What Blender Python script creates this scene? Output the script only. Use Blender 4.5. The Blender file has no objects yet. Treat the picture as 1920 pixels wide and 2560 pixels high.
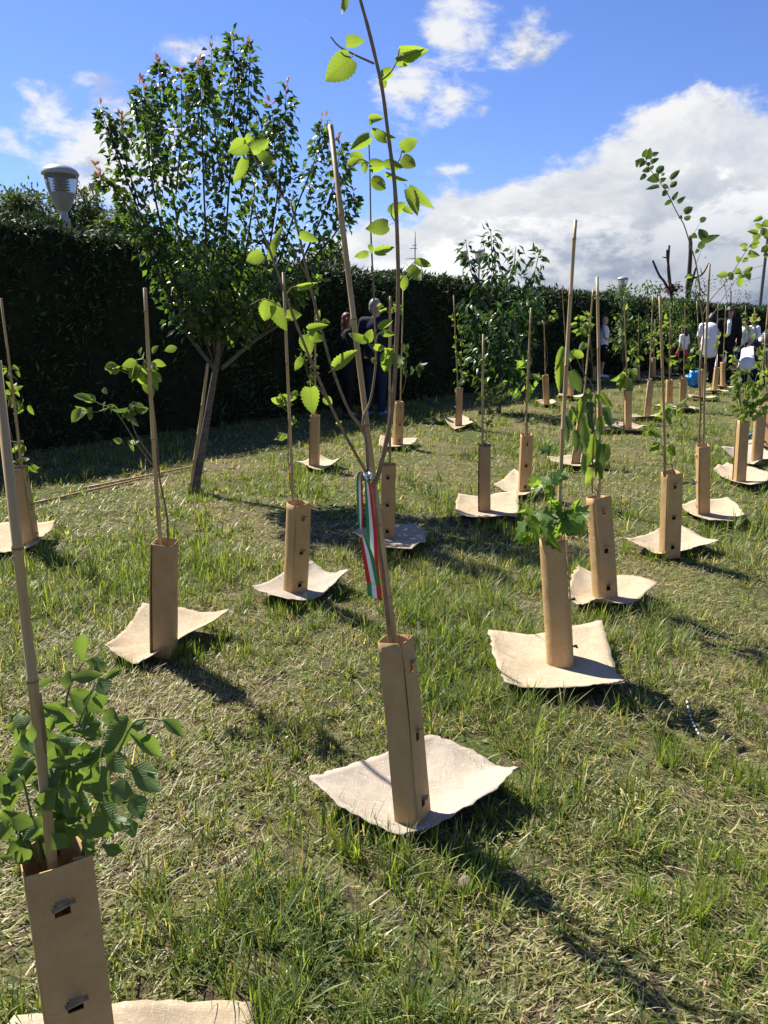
import bpy, bmesh, math, random
import numpy as np
from mathutils import Vector, Matrix

R = random.Random(11)
NR = np.random.default_rng(11)
SC = bpy.context.scene
COL = SC.collection
rad = math.radians

# ------------------------------------------------------------------ camera
K = 1920 / 1659.0            # the coordinates below were read off a 1659 px wide view of the photo
FOC = 1920.0
PITCH = rad(14.04)
CAMZ = 1.55
cam_d = bpy.data.cameras.new('camera')
cam = bpy.data.objects.new('camera', cam_d)
COL.objects.link(cam)
cam.location = (0, 0, CAMZ)
cam.rotation_euler = (math.pi / 2 - PITCH, 0, 0)
cam_d.sensor_fit = 'VERTICAL'
cam_d.angle = 2 * math.atan(1280 / FOC)
cam_d.clip_start = 0.05
cam_d.clip_end = 3000
SC.camera = cam

# ------------------------------------------------------------------ sun, sky, exposure
SUN_AZ = math.atan2(-0.72, 0.69)      # from +Y towards +X
SUN_EL = rad(49)
SDIR = Vector((math.sin(SUN_AZ) * math.cos(SUN_EL), math.cos(SUN_AZ) * math.cos(SUN_EL), math.sin(SUN_EL)))
sun_d = bpy.data.lights.new('sun', 'SUN')
sun_d.energy = 5.0
sun_d.angle = rad(0.53)
sun_d.color = (1.0, 0.94, 0.84)
sun = bpy.data.objects.new('sun', sun_d)
COL.objects.link(sun)
sun.rotation_euler = SDIR.to_track_quat('Z', 'Y').to_euler()
SC.view_settings.view_transform = 'Standard'
SC.view_settings.look = 'None'
SC.view_settings.gamma = 1.0
SC.view_settings.exposure = 1.15
SC.render.engine = 'CYCLES'
SC.cycles.use_denoising = True
SC.cycles.max_bounces = 6
SC.cycles.diffuse_bounces = 3
SC.cycles.transmission_bounces = 5
SC.cycles.sample_clamp_indirect = 6


def ray(x, y):
    u = (x * K - 960) / FOC
    v = -(y * K - 1280) / FOC
    c, s = math.cos(PITCH), math.sin(PITCH)
    return Vector((u, c + v * s, -s + v * c))


def gp(x, y, z=0.0):
    """where the ray through that pixel meets height z"""
    r = ray(x, y)
    t = (z - CAMZ) / r.z
    return Vector((r.x * t, r.y * t, z))


def at(x, y, Y):
    """where that ray meets the upright plane at depth Y"""
    r = ray(x, y)
    t = Y / r.y
    return Vector((r.x * t, Y, CAMZ + r.z * t))


def azel(x, y):
    r = ray(x, y).normalized()
    return math.atan2(r.x, r.y), math.asin(r.z)


# ---- node helpers
class NT:
    def __init__(self, tree):
        self.t = tree
        self.n = tree.nodes
        self.l = tree.links

    def node(self, typ, ins=None, **props):
        nd = self.n.new(typ)
        for k, v in props.items():
            setattr(nd, k, v)
        for k, v in (ins or {}).items():
            s = nd.inputs[k]
            if isinstance(v, bpy.types.NodeSocket):
                self.l.new(v, s)
            else:
                s.default_value = v
        return nd

    def math(self, op, a, b=0.0, c=0.0, clamp=False):
        nd = self.node('ShaderNodeMath', {0: a, 1: b, 2: c}, operation=op)
        nd.use_clamp = clamp
        return nd.outputs[0]

    def ss(self, x, lo, hi):
        nd = self.node('ShaderNodeMapRange', {'Value': x, 'From Min': lo, 'From Max': hi}, interpolation_type='SMOOTHSTEP')
        return nd.outputs[0]

    def mix(self, f, a, b):
        nd = self.node('ShaderNodeMix', data_type='RGBA')
        for s, v in ((nd.inputs[0], f), (nd.inputs[6], a), (nd.inputs[7], b)):
            if isinstance(v, bpy.types.NodeSocket):
                self.l.new(v, s)
            elif isinstance(v, (int, float)):
                s.default_value = v
            else:
                s.default_value = tuple(v) + ((1,) if len(v) == 3 else ())
        return nd.outputs[2]

    def noise(self, vec, scale, detail=4, rough=0.55, dist=0.0):
        ins = {'Scale': scale, 'Detail': detail, 'Roughness': rough, 'Distortion': dist}
        if vec is not None:
            ins['Vector'] = vec
        return self.node('ShaderNodeTexNoise', ins).outputs[0]

    def vmath(self, op, a, b):
        return self.node('ShaderNodeVectorMath', {0: a, 1: b}, operation=op).outputs[0]


def build_world():
    w = bpy.data.worlds.new('World')
    SC.world = w
    w.use_nodes = True
    w.node_tree.nodes.clear()
    t = NT(w.node_tree)
    sky = t.node('ShaderNodeTexSky', sky_type='NISHITA')
    sky.sun_disc = False
    sky.sun_elevation = SUN_EL
    sky.sun_rotation = SUN_AZ
    sky.air_density = 1.0
    sky.dust_density = 0.15
    sky.ozone_density = 2.2
    d = t.node('ShaderNodeTexCoord').outputs['Generated']
    d = t.node('ShaderNodeVectorMath', {0: d}, operation='NORMALIZE').outputs[0]
    sx = t.node('ShaderNodeSeparateXYZ', {0: d})
    az = t.math('ARCTAN2', sx.outputs[0], sx.outputs[1])
    el = t.math('ARCSINE', sx.outputs[2])
    flat = t.vmath('MULTIPLY', d, (1.0, 1.0, 1.9))
    n1 = t.noise(flat, 5.5, 10, 0.6, 0.25)
    n2 = t.noise(flat, 17.0, 7, 0.62, 0.2)
    # a second look at the field a little way towards the sun gives the clouds their lit sides
    off = t.vmath('ADD', flat, (-0.02, 0.012, 0.045))
    n1b = t.noise(off, 5.5, 10, 0.6, 0.25)
    n2b = t.noise(off, 17.0, 7, 0.62, 0.2)
    lit = t.math('ADD', t.math('MULTIPLY', t.math('SUBTRACT', n1, n1b), 3.6), t.math('MULTIPLY', t.math('SUBTRACT', n2, n2b), 1.2))
    lit = t.math('ADD', lit, 0.62, clamp=True)
    # the big bank: its upper rim over the horizon, by azimuth
    ramp = t.node('ShaderNodeValToRGB', {0: t.node('ShaderNodeMapRange', {'Value': az, 'From Min': -1.6, 'From Max': 1.6}).outputs[0]})
    rim = [(-1500, 330), (-500, 420), (100, 520), (500, 560), (640, 520), (760, 455), (900, 405), (1040, 375), (1180, 345), (1300, 290), (1420, 240), (1520, 205), (1659, 185), (2300, 150)]
    els = []
    for px, py in rim:
        els.append(azel(px, py))
    cr = ramp.color_ramp
    while len(cr.elements) > 1:
        cr.elements.remove(cr.elements[-1])
    for i, (a, e) in enumerate(els):
        p = (a + 1.6) / 3.2
        en = cr.elements[0] if i == 0 else cr.elements.new(p)
        en.position = p
        v = max(e, 0.02)
        en.color = (v, v, v, 1)
    top = ramp.outputs[0]
    edge = t.math('ADD', t.math('MULTIPLY', t.math('SUBTRACT', n1, 0.5), 0.16), t.math('MULTIPLY', t.math('SUBTRACT', n2, 0.5), 0.07))
    depth = t.math('ADD', t.math('SUBTRACT', top, el), edge)
    bank = t.ss(depth, -0.004, 0.022)
    # a nearer cumulus row inside the bank
    depth2 = t.math('ADD', t.math('SUBTRACT', t.math('MULTIPLY', top, 0.62), el), t.math('MULTIPLY', edge, 1.5))
    cum = t.ss(depth2, -0.012, 0.02)
    # small loose clouds
    blobs = [(965, 50, .045, .05, .8), (1012, 62, .025, .03, .6), (895, 185, .05, .04, .9), (960, 215, .06, .03, .9), (1030, 238, .03, .018, .7), (1145, 112, .035, .03, .62),
             (1120, 128, .05, .018, .5), (1160, 40, .02, .012, .5), (98, 235, .05, .04, .85), (40, 225, .06, .018, .7), (150, 285, .06, .045, .8), (235, 330, .10, .07, .85), (215, 185, .07, .02, .6),
             (330, 160, .09, .02, .5), (400, 112, .08, .02, .55), (-20, 290, .04, .03, .7), (595, 40, .05, .018, .42), (985, 372, .06, .012, .55),
             (60, 380, .03, .02, .5), (-300, 150, .14, .05, .7), (-600, 300, .2, .08, .8), (560, -320, .1, .05, .7), (1500, -260, .12, .05, .7),
             (-900, -300, .18, .07, .7), (2300, -400, .2, .08, .7)]
    tot = None
    for bx, by, ra, re, amp in blobs:
        a, e = azel(bx, by)
        da = t.math('DIVIDE', t.math('SUBTRACT', az, a), ra)
        de = t.math('DIVIDE', t.math('SUBTRACT', el, e), re)
        q = t.math('ADD', t.math('MULTIPLY', da, da), t.math('MULTIPLY', de, de))
        g = t.math('MULTIPLY', t.math('POWER', 2.718, t.math('MULTIPLY', q, -0.7)), amp)
        tot = g if tot is None else t.math('MAXIMUM', tot, g)
    ragged = t.math('ADD', t.math('MULTIPLY', t.math('SUBTRACT', n1, 0.5), 1.5), t.math('MULTIPLY', t.math('SUBTRACT', n2, 0.5), 1.3))
    puff = t.ss(t.math('ADD', tot, ragged), 0.42, 0.85)
    puff = t.math('MULTIPLY', puff, t.ss(tot, 0.1, 0.3))
    # cloud colours
    S = 1 / 0.1
    def c(r, g, b, m):
        return (r * m * S, g * m * S, b * m * S)
    far_c = t.mix(lit, c(.76, .82, .93, .38), c(1, 1, 1, .42))
    near_c = t.mix(t.ss(lit, .2, .8), c(.68, .75, .89, .39), c(1, 1, 1.0, .52))
    bank_c = t.mix(cum, far_c, near_c)
    low = t.math('MULTIPLY', t.ss(el, 0.20, 0.02), t.ss(az, -0.02, 0.38))
    bank_c = t.mix(t.math('MULTIPLY', low, 0.85), bank_c, t.mix(lit, c(.36, .48, .72, .22), c(.66, .75, .92, .27)))
    puff_c = t.mix(t.ss(lit, .15, .75), c(.78, .85, .97, .30), c(1, 1, 1, .42))
    skyc = sky.outputs[0]
    skyc = t.node('ShaderNodeMix', {0: 1.0, 6: skyc, 7: (0.385, 0.455, 0.70, 1)}, data_type='RGBA', blend_type='MULTIPLY').outputs[2]
    col = t.mix(t.math('MULTIPLY', puff, 0.95), skyc, puff_c)
    col = t.mix(bank, col, bank_c)
    bg = t.node('ShaderNodeBackground', {'Color': col, 'Strength': 0.1})
    out = t.node('ShaderNodeOutputWorld')
    t.l.new(bg.outputs[0], out.inputs[0])
    w.cycles.sampling_method = 'MANUAL'
    w.cycles.sample_map_resolution = 512


build_world()

# ------------------------------------------------------------------ materials
MATS = {}


def new_mat(name):
    m = bpy.data.materials.new(name)
    m.use_nodes = True
    m.node_tree.nodes.clear()
    t = NT(m.node_tree)
    out = t.node('ShaderNodeOutputMaterial')
    MATS[name] = m
    return m, t, out


def surf(name, c1, c2, scale=20, rough=0.7, bump=0.0, bscale=None, stretch=(1, 1, 1), detail=5, spec=0.3, dist=0.003, rnd=0.0):
    """principled paint: two tones blended by noise in object space"""
    m, t, out = new_mat(name)
    co = t.node('ShaderNodeTexCoord').outputs['Object']
    v = t.vmath('MULTIPLY', co, stretch)
    f = t.ss(t.noise(v, scale, detail, 0.6), 0.3, 0.7)
    col = t.mix(f, c1, c2)
    if rnd:
        r = t.node('ShaderNodeObjectInfo').outputs['Random']
        hsv = t.node('ShaderNodeHueSaturation', {'Value': t.math('ADD', t.math('MULTIPLY', r, 2 * rnd), 1 - rnd), 'Color': col})
        col = hsv.outputs[0]
    p = t.node('ShaderNodeBsdfPrincipled', {'Base Color': col, 'Roughness': rough, 'Specular IOR Level': spec})
    if bump:
        b = t.node('ShaderNodeBump', {'Height': t.noise(v, bscale or scale * 2, 6, 0.65), 'Strength': bump, 'Distance': dist})
        t.l.new(b.outputs[0], p.inputs['Normal'])
    t.l.new(p.outputs[0], out.inputs[0])
    return m


def leaf_mat(name, c1, c2, trans=0.45, tcol=None, rough=0.42, attr=False, spec=0.4):
    m, t, out = new_mat(name)
    if attr:
        col = t.node('ShaderNodeAttribute', attribute_name='Col').outputs[0]
        tc = t.node('ShaderNodeMix', {0: 1.0, 6: col, 7: tuple(tcol or (1.5, 1.6, .7)) + (1,)}, data_type='RGBA', blend_type='MULTIPLY').outputs[2]
    else:
        r = t.node('ShaderNodeObjectInfo').outputs['Random']
        co = t.node('ShaderNodeTexCoord').outputs['Generated']
        g = t.node('ShaderNodeSeparateXYZ', {0: co})
        ax = t.math('ABSOLUTE', t.math('SUBTRACT', g.outputs[0], .5))
        # midrib and side veins
        rib = t.ss(ax, .035, .008)
        side = t.math('ABSOLUTE', t.math('SUBTRACT', t.math('FRACT', t.math('MULTIPLY', t.math('SUBTRACT', g.outputs[1], t.math('MULTIPLY', ax, .55)), 8.5)), .5))
        vein = t.math('MAXIMUM', rib, t.math('MULTIPLY', t.ss(side, .12, .02), .75))
        blot = t.noise(co, 7, 5, 0.65)
        f = t.math('ADD', t.math('MULTIPLY', r, 0.7), t.math('MULTIPLY', t.math('SUBTRACT', blot, .3), 0.6), clamp=True)
        col = t.mix(f, c1, c2)
        col = t.mix(t.math('MULTIPLY', vein, .45), col, tuple(v * 1.7 for v in c2))
        tc = t.mix(f, tcol, tuple(v * 0.55 for v in tcol))
        tc = t.mix(t.math('MULTIPLY', vein, .5), tc, tuple(v * 0.42 for v in tcol))
        bmp = t.node('ShaderNodeBump', {'Height': t.math('ADD', vein, blot), 'Strength': .5, 'Distance': .002})
    p = t.node('ShaderNodeBsdfPrincipled', {'Base Color': col, 'Roughness': rough, 'Specular IOR Level': spec})
    tr = t.node('ShaderNodeBsdfTranslucent', {'Color': tc})
    if not attr:
        t.l.new(bmp.outputs[0], p.inputs['Normal'])
    mx = t.node('ShaderNodeMixShader', {0: trans, 1: p.outputs[0], 2: tr.outputs[0]})
    t.l.new(mx.outputs[0], out.inputs[0])
    return m


leaf_mat('mulberry_leaf', (.075, .15, .022), (.12, .20, .032), .5, (.40, .56, .055), .5)
leaf_mat('dogwood_leaf', (.05, .105, .026), (.085, .15, .04), .40, (.28, .42, .055), .38)
leaf_mat('maple_leaf', (.06, .13, .02), (.10, .18, .03), .5, (.34, .54, .045), .45)
leaf_mat('sapling_leaf', (.06, .12, .025), (.11, .18, .035), .48, (.34, .48, .05), .48)
leaf_mat('dull_leaf', (.055, .10, .03), (.08, .13, .04), .3, (.15, .25, .04), .5)
leaf_mat('plum_leaf', (.03, .07, .018), (.055, .11, .025), .34, (.20, .30, .035), .3, spec=.5)
leaf_mat('red_leaf', (.26, .09, .05), (.27, .16, .06), .42, (.55, .22, .10), .4)
leaf_mat('tree_foliage', None, None, .36, (2.3, 2.4, .9), .35, attr=True, spec=.5)
leaf_mat('soft_foliage', None, None, .3, (1.7, 1.8, .8), .55, attr=True, spec=.25)
leaf_mat('grass_blade', None, None, .40, (1.8, 1.75, .8), .45, attr=True, spec=.4)
leaf_mat('hedge_foliage', None, None, .12, (1.2, 1.3, .7), .6, attr=True, spec=.2)
surf('kraft_inner', (.30, .19, .095), (.36, .235, .12), 9, .8, 0, spec=.2)
surf('bamboo', (.34, .225, .10), (.45, .33, .16), 5, .5, .2, 60, (6, 6, .6), spec=.4, dist=.001, rnd=.12)
surf('bamboo_node', (.20, .125, .055), (.30, .20, .09), 20, .6, spec=.3)
surf('stem_bark', (.17, .115, .065), (.26, .18, .10), 40, .7, .4, 120, spec=.3, dist=.002)
surf('green_stem', (.16, .19, .06), (.22, .22, .08), 30, .6, spec=.3)
surf('trunk_bark', (.075, .064, .052), (.16, .138, .112), 14, .85, .8, 40, (1, 1, 3), spec=.2, dist=.01)
surf('dark_bark', (.05, .038, .03), (.10, .078, .06), 20, .85, .6, 50, spec=.2, dist=.01)
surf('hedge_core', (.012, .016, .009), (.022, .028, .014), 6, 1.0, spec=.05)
surf('skin', (.48, .27, .19), (.52, .30, .22), 8, .55)
surf('lips', (.33, .10, .09), (.36, .12, .1), 8, .5)
surf('eye_dark', (.015, .012, .01), (.02, .015, .012), 8, .2)
surf('white_cotton', (.76, .77, .80), (.70, .71, .75), 6, .85, .5, 14, dist=.02, spec=.15)
surf('grey_hair', (.20, .185, .17), (.33, .31, .29), 60, .6, .6, 120, (1, 1, .3), dist=.004)
surf('auburn_hair', (.085, .03, .015), (.15, .055, .028), 60, .5, .6, 120, (1, 1, .3), dist=.004)
surf('black_hair', (.010, .008, .007), (.022, .018, .016), 60, .45, .6, 120, (1, 1, .3), dist=.004)
surf('navy_cloth', (.012, .016, .028), (.020, .025, .042), 8, .85, .5, 14, dist=.02, spec=.15)
surf('black_cloth', (.009, .009, .011), (.016, .016, .019), 8, .85, .5, 14, dist=.02, spec=.15)
surf('denim', (.014, .022, .042), (.026, .038, .068), 30, .9, .4, 40, dist=.008, spec=.1)
surf('red_cloth', (.45, .02, .03), (.55, .03, .04), 8, .8, .4, 14, dist=.02)
surf('pink_cloth', (.50, .06, .14), (.58, .09, .18), 8, .8)
surf('dark_green_cloth', (.02, .045, .035), (.03, .06, .045), 8, .85)
surf('blue_plastic', (.02, .22, .55), (.04, .34, .70), 12, .25, .8, 14, dist=.02, spec=.5)
surf('shoe_cover', (.02, .09, .16), (.03, .13, .22), 12, .4, .6, 20, dist=.01)
surf('shoe_leather', (.03, .03, .03), (.05, .05, .05), 20, .5)
surf('white_shoe', (.6, .6, .6), (.7, .7, .7), 20, .5)
surf('lamp_metal', (.20, .205, .21), (.24, .245, .25), 6, .4, spec=.5)
surf('lamp_cap_paint', (.30, .30, .295), (.36, .36, .355), 8, .4, spec=.5)
surf('mast_metal', (.10, .10, .11), (.14, .14, .15), 20, .5)
surf('stone', (.13, .10, .075), (.22, .175, .13), 30, .9, .6, 60, dist=.004)
surf('soil', (.055, .038, .026), (.12, .085, .058), 25, .95, .9, 60, dist=.015, spec=.15)
surf('tape_white', (.7, .7, .7), (.75, .75, .75), 8, .4)
surf('tape_black', (.02, .02, .02), (.03, .03, .03), 8, .4)
surf('ribbon_green', (.012, .22, .075), (.016, .25, .085), 4, .38, .25, 300, (8, 8, 1), dist=.0008, spec=.5)
surf('ribbon_white', (.80, .80, .82), (.84, .84, .86), 4, .38, .25, 300, (8, 8, 1), dist=.0008, spec=.5)
surf('ribbon_red', (.55, .012, .022), (.62, .018, .03), 4, .38, .25, 300, (8, 8, 1), dist=.0008, spec=.5)
surf('cut_straw', (.22, .23, .07), (.33, .32, .12), 20, .6)


def felt_mat(name, c1, c2, c3):
    m, t, out = new_mat(name)
    co = t.node('ShaderNodeTexCoord').outputs['Object']
    # fibres: two families of thin stretched streaks
    rot = t.node('ShaderNodeMapping', {'Vector': co, 'Rotation': (0, 0, .7), 'Scale': (28, 160, 30)}).outputs[0]
    rot2 = t.node('ShaderNodeMapping', {'Vector': co, 'Rotation': (0, 0, -.9), 'Scale': (180, 26, 30)}).outputs[0]
    a = t.noise(rot, 1, 3, .6, 1.5)
    b = t.noise(rot2, 1, 3, .6, 1.5)
    f = t.ss(t.math('MAXIMUM', a, b), .5, .72)
    blot = t.ss(t.noise(co, 9, 5, .65), .35, .7)
    col = t.mix(f, t.mix(blot, c1, c2), c3)
    dirt = t.math('MULTIPLY', t.ss(t.noise(co, 45, 5, .7), .60, .74), t.ss(t.noise(co, 5, 3, .6), .42, .62))
    col = t.mix(t.math('MULTIPLY', dirt, .6), col, (.15, .105, .065))
    oi = t.node('ShaderNodeObjectInfo').outputs['Random']
    col = t.node('ShaderNodeHueSaturation', {'Value': t.math('ADD', t.math('MULTIPLY', oi, .16), .92), 'Color': col}).outputs[0]
    p = t.node('ShaderNodeBsdfPrincipled', {'Base Color': col, 'Roughness': .95, 'Specular IOR Level': .1})
    bm = t.node('ShaderNodeBump', {'Height': t.math('ADD', f, t.noise(co, 60, 4, .6)), 'Strength': .4, 'Distance': .003})
    t.l.new(bm.outputs[0], p.inputs['Normal'])
    t.l.new(p.outputs[0], out.inputs[0])


def kraft_mat():
    m, t, out = new_mat('kraft')
    co = t.node('ShaderNodeTexCoord').outputs['Object']
    z = t.node('ShaderNodeSeparateXYZ', {0: co}).outputs[2]
    oi = t.node('ShaderNodeObjectInfo').outputs['Random']
    co2 = t.vmath('ADD', co, t.node('ShaderNodeCombineXYZ', {0: t.math('MULTIPLY', oi, 9.0), 1: t.math('MULTIPLY', oi, 5.0), 2: t.math('MULTIPLY', oi, 7.0)}).outputs[0])
    fib = t.noise(t.vmath('MULTIPLY', co2, (1, 1, .3)), 170, 4, .6)
    blot = t.noise(co2, 11, 5, .6)
    col = t.mix(t.ss(blot, .3, .7), (.39, .25, .105), (.46, .31, .14))
    col = t.mix(t.math('MULTIPLY', t.ss(fib, .4, .75), .35), col, (.50, .35, .20))
    # damp and soil splashed up from the ground
    mud = t.ss(t.math('ADD', t.math('SUBTRACT', .012, z), t.math('MULTIPLY', t.math('SUBTRACT', t.noise(co2, 26, 5, .7), .42), .16)), 0, .03)
    col = t.mix(t.math('MULTIPLY', mud, .55), col, (.12, .085, .055))
    stain = t.ss(t.noise(t.vmath('MULTIPLY', co2, (1, 1, .5)), 7, 3, .5), .62, .68)
    col = t.mix(t.math('MULTIPLY', stain, .16), col, (.2, .13, .065))
    col = t.node('ShaderNodeHueSaturation', {'Value': t.math('ADD', t.math('MULTIPLY', oi, .16), .92), 'Color': col}).outputs[0]
    p = t.node('ShaderNodeBsdfPrincipled', {'Base Color': col, 'Roughness': .72, 'Specular IOR Level': .25})
    # handling creases run slantwise across the sheet
    cr = t.noise(t.node('ShaderNodeMapping', {'Vector': co2, 'Rotation': (0, .35, 0), 'Scale': (5, 5, 60)}).outputs[0], 1, 2, .5, .6)
    crease = t.math('MULTIPLY', t.ss(t.math('ABSOLUTE', t.math('SUBTRACT', cr, .56)), .03, .0), t.ss(blot, .48, .6))
    hgt = t.math('ADD', t.math('MULTIPLY', fib, .12), t.math('ADD', t.math('MULTIPLY', crease, .6), t.math('MULTIPLY', blot, 1.5)))
    bmp = t.node('ShaderNodeBump', {'Height': hgt, 'Strength': .55, 'Distance': .004})
    t.l.new(bmp.outputs[0], p.inputs['Normal'])
    t.l.new(p.outputs[0], out.inputs[0])


kraft_mat()
felt_mat('felt', (.34, .265, .17), (.43, .35, .24), (.54, .455, .335))
felt_mat('felt_pale', (.32, .27, .205), (.40, .345, .275), (.50, .445, .365))


def ground_mat():
    m, t, out = new_mat('lawn_soil')
    co = t.node('ShaderNodeTexCoord').outputs['Object']
    big = t.ss(t.noise(co, .55, 4, .6), .38, .62)
    mid = t.noise(co, 9, 6, .65)
    fine = t.noise(co, 70, 5, .7)
    soil = t.mix(t.ss(fine, .35, .7), (.055, .04, .027), (.15, .112, .075))
    thatch = t.mix(t.ss(fine, .35, .65), (.055, .052, .02), (.26, .22, .11))
    green = t.mix(t.ss(fine, .3, .7), (.035, .06, .012), (.11, .14, .035))
    col = t.mix(big, thatch, green)
    col = t.mix(t.ss(mid, .50, .62), col, soil)
    p = t.node('ShaderNodeBsdfPrincipled', {'Base Color': col, 'Roughness': .95, 'Specular IOR Level': .1})
    b = t.node('ShaderNodeBump', {'Height': t.math('ADD', fine, t.math('MULTIPLY', mid, 1.5)), 'Strength': .9, 'Distance': .02})
    t.l.new(b.outputs[0], p.inputs['Normal'])
    t.l.new(p.outputs[0], out.inputs[0])


ground_mat()


def glass_mat():
    m, t, out = new_mat('lamp_glass')
    g = t.node('ShaderNodeBsdfPrincipled', {'Base Color': (.55, .56, .53, 1), 'Roughness': .12, 'Transmission Weight': .8, 'IOR': 1.12})
    t.l.new(g.outputs[0], out.inputs[0])


glass_mat()


def puffer_mat():
    m, t, out = new_mat('puffer_nylon')
    p = t.node('ShaderNodeBsdfPrincipled', {'Base Color': (.018, .02, .026, 1), 'Roughness': .38, 'Specular IOR Level': .6})
    t.l.new(p.outputs[0], out.inputs[0])


puffer_mat()

# ------------------------------------------------------------------ object helpers


def link(name, me, parent=None, mat=None, M=None):
    o = bpy.data.objects.new(name, me)
    COL.objects.link(o)
    if mat and me is not None and len(me.materials) == 0:
        me.materials.append(MATS[mat])
    if parent is not None:
        o.parent = parent
    if M is not None:
        o.matrix_basis = M
    return o


def tag(o, label=None, cat=None, group=None, kind=None):
    if label:
        o['label'] = label
    if cat:
        o['category'] = cat
    if group:
        o['group'] = group
    if kind:
        o['kind'] = kind
    return o


def empty(name, loc, label, cat, group=None):
    o = bpy.data.objects.new(name, None)
    o.empty_display_size = .05
    COL.objects.link(o)
    o.location = loc
    return tag(o, label, cat, group)


def mesh(name, verts, faces, smooth=True, mats=None, mi=None):
    me = bpy.data.meshes.new(name)
    me.from_pydata([tuple(v) for v in verts], [], faces)
    for m in mats or []:
        me.materials.append(MATS[m])
    if mi is not None:
        me.polygons.foreach_set('material_index', mi)
    if smooth:
        me.polygons.foreach_set('use_smooth', [True] * len(me.polygons))
    me.update()
    return me


def smooth_path(pts, n=4):
    """Catmull-Rom through the points"""
    P = [Vector(p) for p in pts]
    if len(P) < 3:
        return [P[0].lerp(P[-1], i / n) for i in range(n + 1)]
    P = [P[0] * 2 - P[1]] + P + [P[-1] * 2 - P[-2]]
    out = []
    for i in range(1, len(P) - 2):
        a, b, c, d = P[i - 1:i + 3]
        for k in range(n):
            t = k / n
            out.append(.5 * ((2 * b) + (c - a) * t + (2 * a - 5 * b + 4 * c - d) * t * t + (3 * b - a - 3 * c + d) * t ** 3))
    out.append(P[-2])
    return out


def tube_data(path, rads, sides=6, V=None, Fc=None):
    V = [] if V is None else V
    Fc = [] if Fc is None else Fc
    up = Vector((0.31, .2, .93))
    b0 = len(V)
    n = len(path)
    for i, p in enumerate(path):
        d = (path[min(i + 1, n - 1)] - path[max(i - 1, 0)])
        if d.length < 1e-9:
            d = Vector((0, 0, 1))
        d.normalize()
        x = d.cross(Vector((1, .13, .07)))
        if x.length < .1:
            x = d.cross(Vector((0, 1, 0)))
        x.normalize()
        y = d.cross(x)
        for k in range(sides):
            a = 2 * math.pi * k / sides
            V.append(p + (x * math.cos(a) + y * math.sin(a)) * rads[i])
    for i in range(n - 1):
        for k in range(sides):
            a = b0 + i * sides + k
            b = b0 + i * sides + (k + 1) % sides
            Fc.append((a, b, b + sides, a + sides))
    Fc.append(tuple(b0 + k for k in reversed(range(sides))))
    Fc.append(tuple(b0 + (n - 1) * sides + k for k in range(sides)))
    return V, Fc


def limb(name, pts, r0, r1, parent, mat, loc, sides=6, n=4, knob=0.0):
    path = [p - loc for p in smooth_path(pts, n)]
    m = len(path)
    rads = [r0 + (r1 - r0) * i / (m - 1) for i in range(m)]
    if knob:
        rads = [r * (1 + (knob * R.random() if R.random() < .4 else -knob * .2 * R.random())) for r in rads]
    V, Fc = tube_data(path, rads, sides)
    return link(name, mesh(name, V, Fc), parent, mat)


# ---- leaf shapes: unit length along +Y, about one unit wide, petiole behind the origin
def leaf_shape(name, prof, serr=0.0, fold=.18, droop=.25, mats='sapling_leaf', petiole=.28, wave=.0, mid_n=9):
    V, Fc = [], []
    n = mid_n
    for i in range(n + 1):
        t = i / n
        w = np.interp(t, [p[0] for p in prof], [p[1] for p in prof]) * .5
        if 0 < i < n:
            w *= 1 + (serr if i % 2 else -serr)
        z0 = -droop * t * t
        zz = wave * math.sin(t * 9)
        V += [(-w, t - (.05 if i == 0 else 0), z0 + fold * w + zz), (0, t, z0), (w, t - (.05 if i == 0 else 0), z0 + fold * w - zz * .8)]
    for i in range(n):
        a = i * 3
        Fc += [(a, a + 1, a + 4, a + 3), (a + 1, a + 2, a + 5, a + 4)]
    if petiole:
        b = len(V)
        V += [(-.014, -petiole, -.03), (.014, -petiole, -.03), (.012, .02, 0.004), (-.012, .02, 0.004)]
        Fc.append((b, b + 1, b + 2, b + 3))
    me = mesh(name, V, Fc, mats=[mats])
    return me


OV = [(0, .12), (.12, .62), (.3, .95), (.5, 1), (.7, .82), (.88, .42), (1, .02)]
CORD = [(0, .55), (.1, .9), (.25, 1), (.45, .97), (.65, .78), (.82, .48), (.93, .2), (1, .01)]
LAN = [(0, .1), (.15, .55), (.35, .98), (.5, 1), (.68, .75), (.85, .34), (1, .01)]
LEAF = {}
for mname, mk in (('mulberry_leaf', 'mulberry'), ('sapling_leaf', 'sap'), ('dull_leaf', 'dull')):
    LEAF[mk] = [leaf_shape('leaf_' + mk, CORD, .075, f, dr, mname, .3, wv, 16) for f, dr, wv in ((.35, .22, .018), (.15, .42, .03), (.6, .14, .02))]
LEAF['oval'] = [leaf_shape('leaf_oval', OV, 0, f, dr, 'sapling_leaf', .15, 0, 6) for f, dr in ((.3, .12), (.15, .3))]
LEAF['oval_dull'] = [leaf_shape('leaf_oval_dull', OV, 0, f, dr, 'dull_leaf', .15, 0, 6) for f, dr in ((.3, .12), (.15, .3))]
LEAF['dogwood'] = [leaf_shape('leaf_dogwood', LAN, 0, f, dr, 'dogwood_leaf', .16, wv, 9) for f, dr, wv in ((.32, .22, .01), (.15, .45, .015), (.5, .3, .02))]
LEAF['plum'] = [leaf_shape('leaf_plum', LAN, 0, f, dr, 'plum_leaf', .12, 0, 4) for f, dr in ((.5, .3), (.25, .5))]
LEAF['red'] = [leaf_shape('leaf_red', LAN, 0, .5, .05, 'red_leaf', .12, 0, 4)]


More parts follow.
